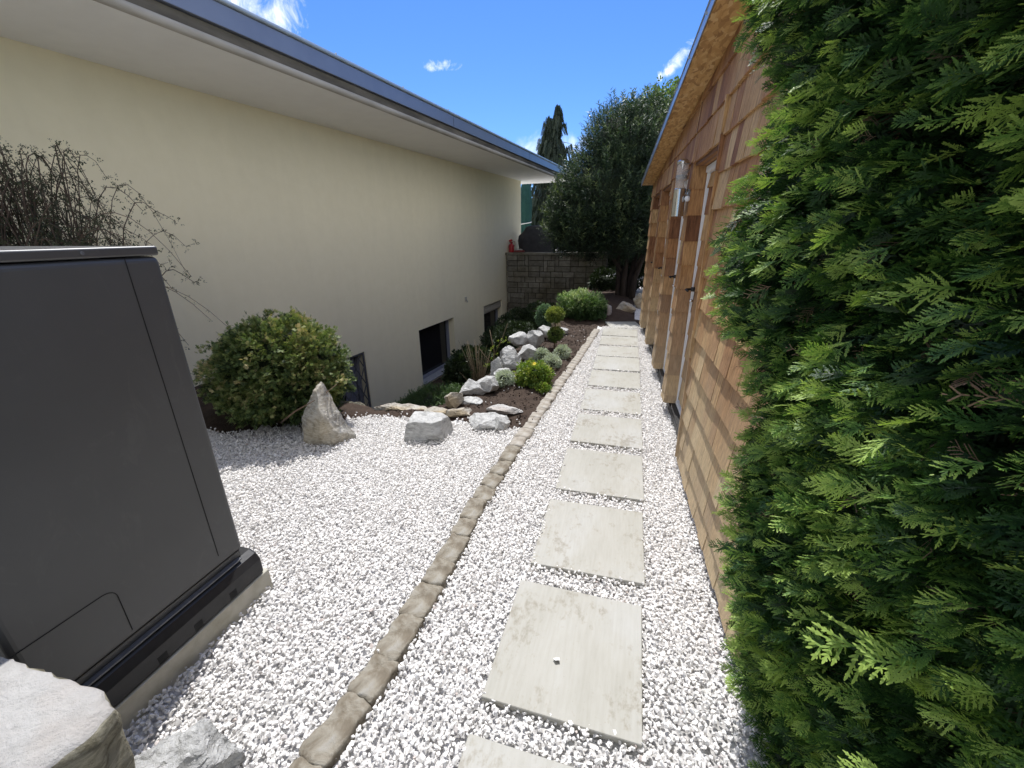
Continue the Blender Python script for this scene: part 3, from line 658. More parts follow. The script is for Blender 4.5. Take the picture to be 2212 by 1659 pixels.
# ------------------------------------------------------------------ house
HR = -math.atan(.0932)
house = empty('house', (HX, HY, HZ0), HR, 'cream rendered house wall with deep white eaves and small basement windows', 'house')
WU0, WU1 = -17.0, 1.19          # along the wall
def soff(u): return 2.995 + .011 * u
wins = [(-7.0, -5.70, -.86, .072), (-4.25, -2.94, -.965, .075), (-1.46, -.29, -1.04, .062)]
b = MB()
us = sorted({WU0, WU1} | {w[0] for w in wins} | {w[1] for w in wins}); zs_ = [-1.6, -1.04, -.965, -.86, .062, .072, .075, 3.1]
for i in range(len(us) - 1):
    for j in range(len(zs_) - 1):
        um, zm = (us[i] + us[i+1]) / 2, (zs_[j] + zs_[j+1]) / 2
        if any(w[0] < um < w[1] and w[2] < zm < w[3] for w in wins): continue
        b.add([(0, us[i], zs_[j]), (0, us[i+1], zs_[j]), (0, us[i+1], zs_[j+1]), (0, us[i], zs_[j+1])], [(0, 1, 2, 3)])
for (u0, u1, z0, z1) in wins:
    d = -.20
    b.add([(0,u0,z0),(d,u0,z0),(d,u0,z1),(0,u0,z1)], [(0,1,2,3)]); b.add([(0,u1,z0),(d,u1,z0),(d,u1,z1),(0,u1,z1)], [(3,2,1,0)])
    b.add([(0,u0,z1),(d,u0,z1),(d,u1,z1),(0,u1,z1)], [(0,1,2,3)]); b.add([(0,u0,z0),(d,u0,z0),(d,u1,z0),(0,u1,z0)], [(3,2,1,0)])
b.add([(0,WU1,-1.6),(-6,WU1,-1.6),(-6,WU1,3.1),(0,WU1,3.1)], [(0,1,2,3)])
b.add([(0,WU0,-1.6),(-6,WU0,-1.6),(-6,WU0,3.1),(0,WU0,3.1)], [(3,2,1,0)])
b.add([(-6,WU0,-1.6),(-6,WU1,-1.6),(-6,WU1,3.1),(-6,WU0,3.1)], [(3,2,1,0)])
b.build('wall', M['render_cream'], house)
U0, U1 = -17.6, 2.0; OV = 1.08
b = MB()
def slopebox(b, x0, x1, za, zb, m=0, u0=U0, u1=U1):
    V = [(x, u, soff(u) + z) for z in (za, zb) for u in (u0, u1) for x in (x0, x1)]
    b.add(V, [(0,2,3,1),(4,5,7,6),(0,1,5,4),(1,3,7,5),(3,2,6,7),(2,0,4,6)], m)
slopebox(b, -6.5, OV - .02, 0, .09); b.build('soffit', M['render_white'], house)
b = MB()                                          # rounded plaster lip on the outer edge
prof = [(OV - .019 + .032 * math.sin(t), .030 - .030 * math.cos(t)) for t in np.linspace(0, math.pi, 8)]
lip_u = [U0, U1]
V = [(x, u, soff(u) + z) for u in lip_u for x, z in prof]; npf = len(prof)
b.add(V, [(k, k + 1, npf + k + 1, npf + k) for k in range(npf - 1)]); b.build('drip_edge', M['lip'], house, smooth=True)
b = MB(); slopebox(b, -6.4, OV - .024, .091, .13); slopebox(b, OV - .1, OV - .016, .061, .125, 0); b.build('slab_edge', M['lip_dark'], house)
b = MB(); slopebox(b, -6.45, OV + .012, .131, .265); b.build('fascia', M['fascia'], house, bevel=.004)
b = MB(); slopebox(b, -6.6, OV + .03, .266, .300)
b.build('roof_trim', M['trim_light'], house, bevel=.012)
for u in np.arange(U0 + .5, U1, 1.03):
    b = MB(); b.tube([(OV + .015, u, soff(u) + .299), (OV + .015, u, soff(u) + .312)], .008, 6); b.build('screw', M['trim_light'], house)
for u in (-9.2, -4.6, -1.35):
    b = MB(); b.box(OV + .0122, OV + .0135, u - .0025, u + .0025, soff(u) + .135, soff(u) + .262); b.build('fascia_joint', M['seam'], house)
for k, (u0, u1, z0, z1) in enumerate(wins):
    d = -.195
    fr = MB(); t = .055
    topz = z1 - (.20 if k == 2 else 0)
    fr.box(d, d + .05, u0 + .001, u0 + t, z0 + .03, topz - .001); fr.box(d, d + .05, u1 - t, u1 - .001, z0 + .03, topz - .001)
    fr.box(d, d + .048, u0 + t, u1 - t, z0 + .03, z0 + .03 + t); fr.box(d, d + .048, u0 + t, u1 - t, topz - t, topz - .001)
    fr.box(d + .0505, d + .066, u1 - .03, u1 - .002, z0 + .03, topz - .002)       # shutter guide rail
    f = fr.build('window', M['win_frame'], house, bevel=.004)
    pn = MB(); pn.box(d + .012, d + .02, u0 + t, u1 - t, z0 + .03 + t, topz - t); pn.build('pane', M['pane'], f)
    sl_ = MB(); sl_.box(-.19, .035, u0 + .003, u1 - .003, z0 + .004, z0 + .026); sl_.build('window_sill', M['sill'], f, bevel=.003)
    if k == 2:
        sh = MB(); sh.box(-.17, -.045, u0 + .004, u1 - .004, z1 - .20, z1 - .004)
        for q in range(4): sh.box(-.12, -.035, u0 + .006, u1 - .006, z1 - .045 - q * .045, z1 - .012 - q * .045)
        sh.build('shutter_box', M['shutter'], f)
    if k == 0:
        g = MB()
        W_, H_ = u1 - u0, z1 - z0
        g.box(-.03, -.012, u0 + .004, u0 + .03, z0 + .03, z1 - .004); g.box(-.03, -.012, u1 - .03, u1 - .004, z0 + .03, z1 - .004)
        g.box(-.03, -.012, u0 + .03, u1 - .03, z1 - .03, z1 - .004); g.box(-.03, -.012, u0 + .03, u1 - .03, z0 + .03, z0 + .055)
        for s_ in (1, -1):
            c0 = -3.0
            while c0 < 3.0:
                # line v = s*(u)*1.9 + c0
                q = []
                for uu in np.linspace(0, W_, 60):
                    vv = s_ * 1.75 * (uu - W_ / 2) + c0 + H_ / 2
                    if .04 < vv < H_ - .02: q.append((-.022 + .004 * s_, u0 + uu, z0 + vv))
                if len(q) > 2: g.tube([q[0], q[-1]], .0075, 6)
                c0 += .27
        g.build('window_grille', M['iron'], f)
        cu = MB()
        for q in range(9): cu.tube([(-.15, u1 - .12 - q * .03, z0 + .1), (-.15, u1 - .10 - q * .02, z1 - .05)], .016, 6)
        cu.build('curtain', M['curtain'], f)
b = MB(); b.box(.0005, .018, -2.42, -2.34, .32, .41); b.tube([(.02, -2.38, .36), (.045, -2.38, .33), (.05, -2.38, .30)], .012, 8)
b.build('wall_outlet_cover', M['shutter'], house, bevel=.005)
size_up(house)

# ------------------------------------------------------------------ block retaining wall
bw = empty('block_wall', at(-3.15, 10.8, 0), .0, 'tall grey retaining wall of split concrete blocks with a flat cap', 'wall')
W_, Z0, Z1 = 2.56, -1.25, 1.165
b = MB(); b.box(.02, W_, .024, .34, Z0, Z1); b.build('mortar_bed', M['mortar'], bw)
b = MB(); ch = .137; nrow = int((Z1 - Z0) / ch) ; lu = .095
nc = int(W_ / lu); occ = np.zeros((nrow + 2, nc + 1), bool)
rr = random.Random(5)
for r in range(nrow):
    c0 = 0
    while c0 < nc:
        if occ[r, c0]: c0 += 1; continue
        tall = rr.random() < .12 and r < nrow - 1 and not occ[r + 1, c0]
        wd = 1 if tall else rr.choice([2, 3, 3, 4]) - (1 if rr.random() < .2 else 0)
        e = c0
        while e < min(nc, c0 + wd) and not occ[r, e]: e += 1
        hh = 2 if tall else 1
        occ[r:r + hh, c0:e] = True
        x0, x1 = c0 * lu * W_ / (nc * lu), e * lu * W_ / (nc * lu)
        zt = Z1 - r * ch; zb = zt - hh * ch
        pr = rr.uniform(0, .012)
        b.box(x0 + .007, x1 - .007, -.0 - pr, .03, zb + .007, zt - .007, 0, rr.uniform(0, 1))
        c0 = e
b.build('blocks', M['block_wall'], bw, bevel=.007, seg=2)
b = MB(); b.box(-.02, W_ + .03, -.03, .36, Z1 + .002, Z1 + .055, 0, .6); b.build('wall_cap', M['block_wall'], bw, bevel=.006); size_up(bw)
# terrace behind it
b = MB(); b.box(-11.0, -1.2, 13.96, 22.0, -.5, 1.02); o = b.build('terrace', M['terrace']); tag(o, 'pale paved terrace behind the block wall', kind='structure')

# things on the wall and terrace
t = empty('watering_can', at(-3.06, 10.97, 1.222), .3, 'red plastic can with a thin handle standing on the block wall beside the house corner', 'can')
b = MB(); b.lathe([(.068, 0), (.072, .02), (.072, .17), (.06, .195), (.025, .215), (.02, .23), (.034, .255), (.034, .262)], 0, 0, 20); b.build('body', M['red'], t, auto=True)
b = MB(); b.tube([(.02, 0, .20), (.05, 0, .275), (.085, 0, .27), (.095, 0, .20), (.073, 0, .14)], .006, 8); b.build('handle', M['red'], t, smooth=True)
b = MB(); b.tube([(-.02, 0, .235), (-.04, 0, .285), (0, 0, .30), (.03, 0, .285)], [.02, .03, .03, .018], 8); b.build('spout', M['red'], t, smooth=True)
t = empty('planter_tray', at(-2.84, 10.95, 1.222), .1, 'low dark red tray holding small grey plants on the block wall', 'tray')
b = MB(); b.box(-.13, .13, -.07, .07, 0, .055); b.build('tray', M['dark_red'], t, bevel=.01)
b = MB()
V, Fc, mi, ft = stones[1]
for k in range(14): b.add(V * random.uniform(.018, .03) + np.array([random.uniform(-.09, .09), random.uniform(-.05, .05), .065]), Fc)
b.build('tray_contents', M['rock_slab'], t)
t = empty('covered_grill', at(-2.52, 11.55, 1.16), 0, 'barbecue under a dark charcoal cloth cover behind the block wall', 'grill cover')
b = MB()
prof = []
rows = [(0, .46, .30), (.12, .45, .30), (.34, .47, .31), (.46, .45, .29), (.58, .33, .24), (.68, .27, .20), (.71, .20, .14), (.72, .05, .04)]
n = 32; V = []
for z, rx_, ry_ in rows:
    for j in range(n):
        th = 2 * math.pi * j / n; k_ = (abs(math.cos(th)) ** 4 + abs(math.sin(th)) ** 4) ** -.25
        w_ = 1 + .035 * math.sin(th * 9 + z * 3) * (1 if z < .5 else .4)
        V.append((rx_ * math.cos(th) * k_ * w_, ry_ * math.sin(th) * k_ * w_, z))
b.add(V, [(i*n+j, i*n+(j+1) % n, (i+1)*n+(j+1) % n, (i+1)*n+j) for i in range(len(rows)-1) for j in range(n)] + [tuple((len(rows)-1)*n+j for j in range(n))])
b.build('grill_cover', M['grill'], t, smooth=True)
t = empty('parasol', at(-3.42, 14.0, 1.16), 0, 'closed dark green parasol tied with a white strap beyond the house corner', 'parasol')
b = MB(); n = 28; V = []
rows = [(.42, .19), (.6, .185), (.8, .165), (.86, .155), (1.0, .18), (1.4, .19), (1.75, .165), (1.95, .12), (2.1, .04)]
for z, r_ in rows:
    for j in range(n):
        th = 2 * math.pi * j / n; w_ = 1 + .14 * math.cos(th * 9 + .3 * math.sin(z * 3)); V.append((r_ * w_ * math.cos(th), r_ * w_ * math.sin(th), z))
b.add(V, [(i*n+j, i*n+(j+1) % n, (i+1)*n+(j+1) % n, (i+1)*n+j) for i in range(len(rows)-1) for j in range(n)])
b.build('canopy', M['parasol'], t, smooth=True)
b = MB(); b.tube([(.185 * math.cos(a_), .185 * math.sin(a_), .83 + .03 * math.cos(a_ - .6)) for a_ in np.linspace(0, 2 * math.pi, 21)], .014, 6); b.build('strap', M['white_paint'], t, smooth=True)
b = MB(); b.tube([(0, 0, 0), (0, 0, 2.2)], .022, 10); b.lathe([(.25, 0), (.25, .05), (.05, .08)], 0, 0, 20); b.build('pole', M['white_paint'], t)
t = empty('garden_post', at(-3.18, 13.4, 1.16), 0, 'slim white pointed post with a white ledge behind the house corner', 'post')
b = MB(); b.tube([(0, 0, 0), (0, 0, .30), (.005, 0, .42), (.01, 0, .50)], [.05, .05, .035, .006], 12); b.box(-.35, -.08, -.1, .1, .16, .20); b.box(-.3, -.22, -.05, .05, 0, .16)
b.build('post', M['white_paint'], t)

for nm in ('watering_can', 'planter_tray', 'covered_grill', 'parasol', 'garden_post'): size_up(bpy.data.objects[nm])
# ------------------------------------------------------------------ shed
SR = math.atan(.048)
shed = empty('shed', (.632, 0, 0), SR, 'long cedar shingled shed with a shallow roof, OSB eaves and four door bays', 'shed')
def roof_z(y): return 2.79 - .0755 * (y - 3.22)
OPEN = [(3.08, 4.08), (4.27, 5.20), (5.43, 6.42), (6.63, 7.60)]
HZ = 2.22; Y0, Y1 = 1.42, 8.0; RD = .15; EXPO = .205
b = MB(); sr = random.Random(11)
def shingle(b, p, u, nrm, w, z0, z1, th, t):
    # p: origin (x,y) on the wall, u: unit along, nrm: unit outwards; wedge proud at the bottom
    lean = sr.uniform(.8, 1.15); th *= lean; t0 = .003
    def P(s_, d, z): return (p[0] + u[0] * s_ + nrm[0] * d, p[1] + u[1] * s_ + nrm[1] * d, z)
    zz = z0 + sr.uniform(-.004, .004); cl = max(zz + .02, z1)
    V = [P(0, 0, zz), P(w, 0, zz), P(w, th, zz), P(0, th, zz), P(0, 0, cl), P(w, 0, cl), P(w, t0, cl), P(0, t0, cl)]
    b.add(V, [(0,1,2,3), (4,7,6,5), (3,2,6,7), (0,3,7,4), (1,5,6,2)], 0, t)
def clad(b, p, u, nrm, W, zb, ztop, wmin=.07, wmax=.20, th=.020, base=.5, ragged=False):
    z = zb; row = 0
    ks = -int((zb) / EXPO)
    levels = [zb] + [l for l in np.arange(-.02, 3.2, EXPO) if l > zb + .06]
    for li, z in enumerate(levels):
        nz_ = levels[li + 1] if li + 1 < len(levels) else z + EXPO
        s_ = -sr.uniform(0, .05); WW = W + (sr.uniform(.0, .045) if ragged else 0)
        while s_ < WW:
            w = sr.uniform(wmin, wmax); a0, a1 = max(0, s_), min(WW, s_ + w)
            if a1 - a0 > .012:
                mid = (p[1] + u[1] * (a0 + a1) / 2)
                zt = ztop(mid) if callable(ztop) else ztop
                if z < zt - .015:
                    t_ = base + sr.gauss(0, .13)
                    if sr.random() < .12: t_ -= .25
                    shingle(b, (p[0] + u[0] * (a0 + .0015), p[1] + u[1] * (a0 + .0015)), u, nrm, a1 - a0 - .003, z, min(nz_ + .05, zt), th, min(1, max(0, t_)))
            s_ += w
rz_ = lambda y: roof_z(y) - .002
clad(b, (0, Y0), (0, 1), (-1, 0), OPEN[0][0] - Y0, .035, rz_, .08, .19, th=.026, base=.64)
for k, (a0, a1) in enumerate(OPEN):
    clad(b, (0, a0), (0, 1), (-1, 0), a1 - a0, HZ, rz_, .09, .2)           # header over the bay
    nxt = OPEN[k + 1][0] if k + 1 < len(OPEN) else Y1
    clad(b, (0, a1), (0, 1), (-1, 0), nxt - a1, .10, rz_, .07, .14, ragged=True)        # pier front
    # far reveal faces the camera: one shingle per course, overlapping round the corner
    clad(b, (RD, a1), (-1, 0), (0, -1), RD + .012, .10, HZ, .3, .4, .014, .42)
    clad(b, (0.0, a0), (1, 0), (0, 1), RD, .10, HZ, .3, .4, .014, .42)
b.build('cladding', M['shingle'], shed)
b = MB()                                                                       # carcass behind the shingles
b.box(.006, .10, Y0, OPEN[0][0] - .001, .02, 2.30)
for k, (a0, a1) in enumerate(OPEN):
    nxt = OPEN[k + 1][0] if k + 1 < len(OPEN) else Y1
    b.box(.004, RD + .06, a1 + .001, nxt - .001, .11, HZ + .05)
    b.box(.004, RD + .06, a0, a1, HZ + .0, HZ + .05)
V = []
b.box(RD + .062, 2.9, Y0 + .002, Y1 - .002, .06, 2.38)
# wall above the openings up to the sloping roof
b.add([(.003, Y0, 2.2), (.003, Y1, 2.2), (.003, Y1, roof_z(Y1)), (.003, Y0, roof_z(Y0)), (.09, Y0, 2.2), (.09, Y1, 2.2), (.09, Y1, roof_z(Y1)), (.09, Y0, roof_z(Y0))], [(0,1,2,3)[::-1], (4,5,6,7), (0,4,7,3), (1,2,6,5), (0,1,5,4)])
b.build('wall', M['door_panel'], shed)
for a0, a1 in OPEN:                                                            # louvre slats at the head of each bay
    b = MB()
    for q in range(3): b.box(.015 + q * .045, .040 + q * .045, a0 + .012, a1 - .012, HZ - .022, HZ - .004, 0, .35 + .15 * q)
    b.build('header_louvre', M['shingle'], shed)
b = MB(); b.box(.05, 2.85, Y0 + .05, Y1 - .05, -.05, .055); b.build('plinth', M['rubber'], shed)
for k, (a0, a1) in enumerate(OPEN):
    d = MB(); x0 = RD + .004
    clad(d, (RD - .022, a0 + .004), (0, 1), (-1, 0), a1 - a0 - .036, .16, HZ - .08, .08, .2, th=.018, base=.5); d.box(x0 + .004, x0 + .03, a0 + .03, a1 - .03, .16, HZ - .07); do = d.build('door', M['shingle'], shed)
    f = MB(); f.box(x0 - .056, x0 - .026, a1 - .030, a1 - .017, .13, HZ - .03); f.box(x0 - .025, x0 + .02, a0 + .0015, a0 + .0035, .13, HZ - .03)
    f.box(x0 - .07, x0 + .02, a0 + .0045, a1 - .031, HZ - .075, HZ - .031); f.box(x0 - .06, x0 + .0, a0 + .003, a1 - .017, .105, .129)
    f.build('door_frame', M['white_pvc'], do, bevel=.003)
    x0 = RD + .004; s2 = MB(); s2.box(x0 - .10, x0 - .012, a0 + .004, a1 - .018, .035, .10); s2.build('threshold', M['rubber'], do)
    hd_ = MB(); yh = a1 - .10; x0 -= .045; hd_.tube([(x0 - .02, yh, 1.22), (x0 - .07, yh, 1.22), (x0 - .075, yh - .02, 1.22), (x0 - .075, yh - .12, 1.22)], .009, 8); lk = MB(); lk.tube([(x0 + .002, yh, 1.22), (x0 - .03, yh, 1.22)], .02, 10); lk.build('handle_plate', M['rubber'], do, smooth=True)
    hd_.build('handle', M['rubber'], do, smooth=True)
    lk = MB(); lk.tube([(x0 - .0, yh, 1.12), (x0 - .03, yh, 1.12)], .012, 10); lk.build('lock', M['steel'], do, smooth=True)
b = MB()
for a0, a1 in OPEN[:1]:
    zq = .05
    while zq < 2.3:
        b.box(-.034, -.004, a0 - .006, a0 + .016, zq, zq + .195, 0, random.uniform(.3, .8)); zq += .2
b.build('corner_batten', M['shingle'], shed)
# roof
def rbox(b, x0, x1, y0, y1, za, zb, m=0):
    V = [(x, y, roof_z(y) + z) for z in (za, zb) for y in (y0, y1) for x in (x0, x1)]
    b.add(V, [(0,2,3,1),(4,5,7,6),(0,1,5,4),(1,3,7,5),(3,2,6,7),(2,0,4,6)], m)
b = MB()
ye = [1.2, 2.42, 3.65, 4.88, 6.1, 7.3, 8.03]
for q in range(len(ye) - 1): rbox(b, -.185, 3.0, ye[q] + .001, ye[q+1] - .001, 0, .018)
b.build('eaves_board', M['osb'], shed)
b = MB(); rbox(b, -.19, 3.05, 1.18, 8.04, .019, .05); b.build('roof', M['roof_top'], shed)
b = MB(); rbox(b, -.198, -.191, 1.17, 8.05, -.012, .052); rbox(b, -.205, -.03, 1.17, 8.05, .0525, .057); b.build('drip_edge', M['metal_edge'], shed, bevel=.002)
for y in np.arange(1.5, 8.0, .52):
    b = MB(); b.tube([(-.198, y, roof_z(y) + .03), (-.206, y, roof_z(y) + .03)], .007, 6); b.build('screw', M['metal_edge'], shed)
# wall lamp
lx, ly = wall_x(4.15) - .085, 4.13
t = empty('wall_lamp', (lx, ly, 1.80), 0, 'cylindrical steel wall lamp with clear glass top on the shed pier', 'lamp')
R_ = .050
b = MB(); b.lathe([(R_, .02), (R_, .235), (R_ - .006, .24)], 0, 0, 28); b.build('lamp_body', M['steel'], t, auto=True)
b = MB(); b.lathe([(R_ - .004, .24), (R_ - .004, .425)], 0, 0, 28); b.build('lamp_glass', M['glass'], t, auto=True)
b = MB(); b.lathe([(R_ - .002, .425), (R_, .43), (R_, .445), (.03, .462), (.004, .466)], 0, 0, 28); b.build('lamp_cap', M['steel'], t, auto=True)
b = MB(); b.lathe([(.003, .385), (.024, .424)], 0, 0, 20); b.build('reflector', M['steel'], t, auto=True)
b = MB(); b.lathe([(.043, .315), (.045, .32), (.045, .338), (.043, .342)], 0, 0, 24); b.build('lamp_ring', M['iron'], t, auto=True)
b = MB(); b.box(R_ - .005, .085, -.02, .02, .19, .21); b.box(.06, .085, -.035, .035, .14, .24); b.build('bracket', M['steel'], t)
b = MB(); b.tube([(R_ + .01, -.035, .16), (R_ + .01, -.06, .155)], .022, 12); b.build('motion_sensor', M['white_pvc'], t, smooth=True)

# ------------------------------------------------------------------ heat pump
hp = empty('heat_pump', (-1.705, 1.21, 0), 0, 'dark anthracite outdoor heat pump unit on a concrete strip left of the gravel', 'heat pump')
def rbody(x0, x1, y0, y1, z0, z1, name, mat, bev, parent, seg=4):
    b = MB(); b.box(x0, x1, y0, y1, z0, z1); return b.build(name, mat, parent, bevel=bev, seg=seg)
rbody(-1.0, 0, -.76, 0, .275, 1.632, 'casing', M['hp'], .022, hp)
rbody(-1.001, .0012, -.761, .0012, 1.6345, 1.668, 'top_cover', M['hp_top'], .008, hp)
b = MB(); b.box(.0003, .0016, -.121, -.118, .33, 1.63); b.build('panel_seam', M['seam'], hp)
b = MB()
pts_ = [(.001, -.485, .305), (.001, -.485, .47)] + [(.001, -.485 - .04 * (1 - math.cos(a_)), .47 + .04 * math.sin(a_)) for a_ in np.linspace(.2, math.pi / 2, 6)] + [(.001, -.70, .512), (.001, -.76, .513)]
b.tube(pts_, .0016, 5); b.build('access_panel_seam', M['seam'], hp)
b = MB(); b.box(-.99, -.012, -.745, -.012, .235, .272); b.build('base_tray', M['hp'], hp, bevel=.004)
b = MB(); b.tube([(.004, -.235, 1.652), (.001, -.235, 1.652)], .006, 8); b.build('cover_screw', M['iron'], hp)
for yy_ in (-.70, .03):
    pass
rb = MB(); n = 12; V = []
for y_ in (-.80, .01): pass
prof = [(.0, .095), (.0, .18), (-.02, .215), (-.05, .232), (-.11, .232), (-.14, .215), (-.16, .18), (-.16, .095)]
for y_ in np.linspace(-.80, .045, 2):
    for q in prof: V.append((q[0] + .035, y_, q[1]))
npf = len(prof); rb.add(V, [(k, k + 1, npf + k + 1, npf + k) for k in range(npf - 1)] + [(npf - 1, 0, npf, 2 * npf - 1), tuple(range(npf - 1, -1, -1)), tuple(range(npf, 2 * npf))])
foot = rb.build('mounting_foot', M['rubber'], hp, bevel=.012, seg=3)
for y_ in (-.66, -.45, -.30, -.13):
    b = MB(); b.box(.0351, .0358, y_ - .018, y_ + .018, .105, .14); b.build('foot_slot', M['seam'], foot)
f2 = foot.copy(); C.objects.link(f2); f2.parent = hp; f2.location = (-.72, 0, 0)
b = MB(); b.box(-.03, .01, -.70, -.03, .233, .24); b.build('mounting_rail', M['iron'], hp)
strip = rbody(-1.85 - .0, -1.665, .30, 1.275, -.06, .094, 'concrete_strip', M['concrete'], .006, None)
tag(strip, 'narrow pale concrete strip carrying the heat pump foot', 'foundation')
st2 = rbody(-2.57, -2.39, .30, 1.275, -.06, .094, 'concrete_strip', M['concrete'], .006, None)
tag(st2, 'rear concrete strip hidden under the far side of the heat pump', 'foundation')

# ------------------------------------------------------------------ plants
def strip(L, w, z=0.0, k=5):
    """flat rounded scale-leaf strip along +X"""
    if k == 5: return [(0, -w * .35, z), (L * .55, -w * .5, z), (L * .97, -w * .2, z), (L * .97, w * .2, z), (L * .55, w * .5, z), (0, w * .35, z)], [(0, 1, 2, 3, 4, 5)]
    return [(0, -w * .3, z), (L * .7, -w * .5, z), (L, 0, z), (L * .7, w * .5, z), (0, w * .3, z)], [(0, 1, 2, 3, 4)]
def make_spray(seed, L=1.0, n=9, w=.045, sub=3, curl=.15, k=5, fan=.42):
    """thuja-like fan spray, unit length along +X, lying in XY"""
    r = random.Random(seed); V = []; Fc = []; T = []
    def put(p, ang, l, ww, t, lift):
        v, f = strip(l, ww, 0, k); b0 = len(V); ca, sa = math.cos(ang), math.sin(ang)
        tl = r.uniform(-.25, .25)
        for q in v:
            x, y = q[0] * ca - q[1] * sa, q[0] * sa + q[1] * ca
            V.append((p[0] + x, p[1] + y, p[2] + lift * q[0] + q[1] * tl))
        for g in f: Fc.append(tuple(i + b0 for i in g)); T.append(t)
    for i in range(n):
        s = i / n; x = .12 + s * .86 * L; zc = -curl * s * s
        put((x - .1 * L, 0, -curl * max(0, s - .1) ** 2), r.uniform(-.06, .06), .14 * L, w * 1.1, -.12 + .25 * s, -curl * s)
        for sd in (1, -1):
            if r.random() < .13: continue
            bl = (fan * (1 - s) ** .7 + .11) * r.uniform(.8, 1.15) * L; a = sd * r.uniform(.55, .85); lf = r.uniform(-.2, .12)
            m = max(2, int(bl / .068))
            for j in range(m):
                f = j / m; px = x + bl * f * math.cos(a); py = bl * f * math.sin(a); pz = zc + lf * bl * f
                put((px, py, pz), a * .92, bl / m * 1.6, w * 1.1, -.05 + .3 * f + .1 * s, lf)
                if sub and j > 0 and r.random() < .9:
                    for s2 in (1, -1):
                        if r.random() < .85: put((px, py, pz), a + s2 * r.uniform(.45, .8), .10 * r.uniform(.7, 1.4) * (1.3 - f), w, .05 + .3 * f, lf + r.uniform(-.1, .1))
    put((L * .97, 0, -curl), 0, .09 * L, w, .3, -.1)
    return (np.array(V), Fc, np.zeros(len(Fc), int), np.array(T))
def make_leafcluster(seed, n=8, l=.45, w=.28, spread=1.0, fold=True):
    r = random.Random(seed); V = []; Fc = []; T = []
    for i in range(n):
        d = Vector((r.uniform(.2, 1), r.gauss(0, .55 * spread), r.gauss(0, .55 * spread))).normalized(); up = Vector((r.gauss(0, .5), r.gauss(0, .5), 1)).normalized()
        side = d.cross(up).normalized(); nn = side.cross(d); o_ = d * r.uniform(.0, .55); b0 = len(V); ll = l * r.uniform(.7, 1.25); ww = w * r.uniform(.8, 1.2)
        V += [o_, o_ + d * ll * .5 + side * ww * .5 + nn * .05 * ll, o_ + d * ll, o_ + d * ll * .5 - side * ww * .5 + nn * .05 * ll, o_ + d * ll * .5 - nn * .04 * ll]
        Fc += [(b0, b0 + 1, b0 + 4), (b0 + 1, b0 + 2, b0 + 4), (b0 + 2, b0 + 3, b0 + 4), (b0 + 3, b0, b0 + 4)]; t = r.uniform(-.12, .12); T += [t] * 4
    return (np.array([v[:] for v in V]), Fc, np.zeros(len(Fc), int), np.array(T))
def make_needles(seed, n=14, l=.28, w=.05):
    """shoot with needles in all directions, unit length"""
    r = random.Random(seed); V = []; Fc = []; T = []
    for i in range(n):
        s = (i + .5) / n; an = r.uniform(0, 2 * math.pi); d = Vector((.55, math.cos(an), math.sin(an))).normalized(); side = d.cross(Vector((r.uniform(-1, 1), r.uniform(-1, 1), r.uniform(-1, 1)))).normalized()
        o_ = Vector((s, 0, -.06 * s * s)); b0 = len(V); ll = l * r.uniform(.8, 1.2)
        V += [o_ - side * w * .5, o_ + d * ll, o_ + side * w * .5]; Fc.append((b0, b0 + 1, b0 + 2)); T.append(.3 * s - .1)
    b0 = len(V); V += [Vector((0, -.02, 0)), Vector((1, 0, -.06)), Vector((0, .02, 0))]; Fc.append((b0, b0 + 1, b0 + 2)); T.append(-.1)
    return (np.array([v[:] for v in V]), Fc, np.zeros(len(Fc), int), np.array(T))
def make_strand(seed, n=16):
    """hanging spruce strand, unit length down -Z along +X"""
    r = random.Random(seed); V = []; Fc = []; T = []
    for i in range(n):
        s = i / n; wv = .10 * (1 - .5 * s)
        for sd in (1, -1):
            b0 = len(V); a = r.uniform(.35, .8) * sd; z = r.uniform(-.05, .05)
            V += [(s, 0, 0), (s + .10, sd * wv * 1.2, z), (s + .17, sd * wv * .5, z * .5)]; Fc.append((b0, b0 + 1, b0 + 2)); T.append(r.uniform(-.1, .2))
    return (np.array(V), Fc, np.zeros(len(Fc), int), np.array(T))
def crown_points(blobs, n, inner=.75, lump=.12, ls=2.0, seed=0):
    """points near the surface of a union of ellipsoids; returns positions and outward normals"""
    B = np.array([[*c, *r] for c, r in blobs]); area = (B[:, 3] * B[:, 4] * B[:, 5]) ** (2 / 3); pr = area / area.sum()
    k = rng.choice(len(B), size=int(n * 1.7), p=pr)
    d = rng.normal(size=(len(k), 3)); d /= np.linalg.norm(d, axis=1)[:, None]
    f = inner + (1 - inner) * rng.random(len(k)) ** .6
    Cn, Rd = B[k, :3], B[k, 3:]
    nz_ = vnoise(d * 1.0 + k[:, None] * 3.3, ls, seed)
    P = Cn + d * Rd * (f + lump * nz_)[:, None]
    keep = np.ones(len(P), bool)
    for q in range(len(B)):
        e = (((P - B[q, :3]) / B[q, 3:]) ** 2).sum(1); keep &= ~((e < (inner * .82) ** 2) & (k != q))
    P, d, Rd = P[keep][:n], d[keep][:n], Rd[keep][:n]
    N = d / Rd; N /= np.linalg.norm(N, axis=1)[:, None]
    return P, N
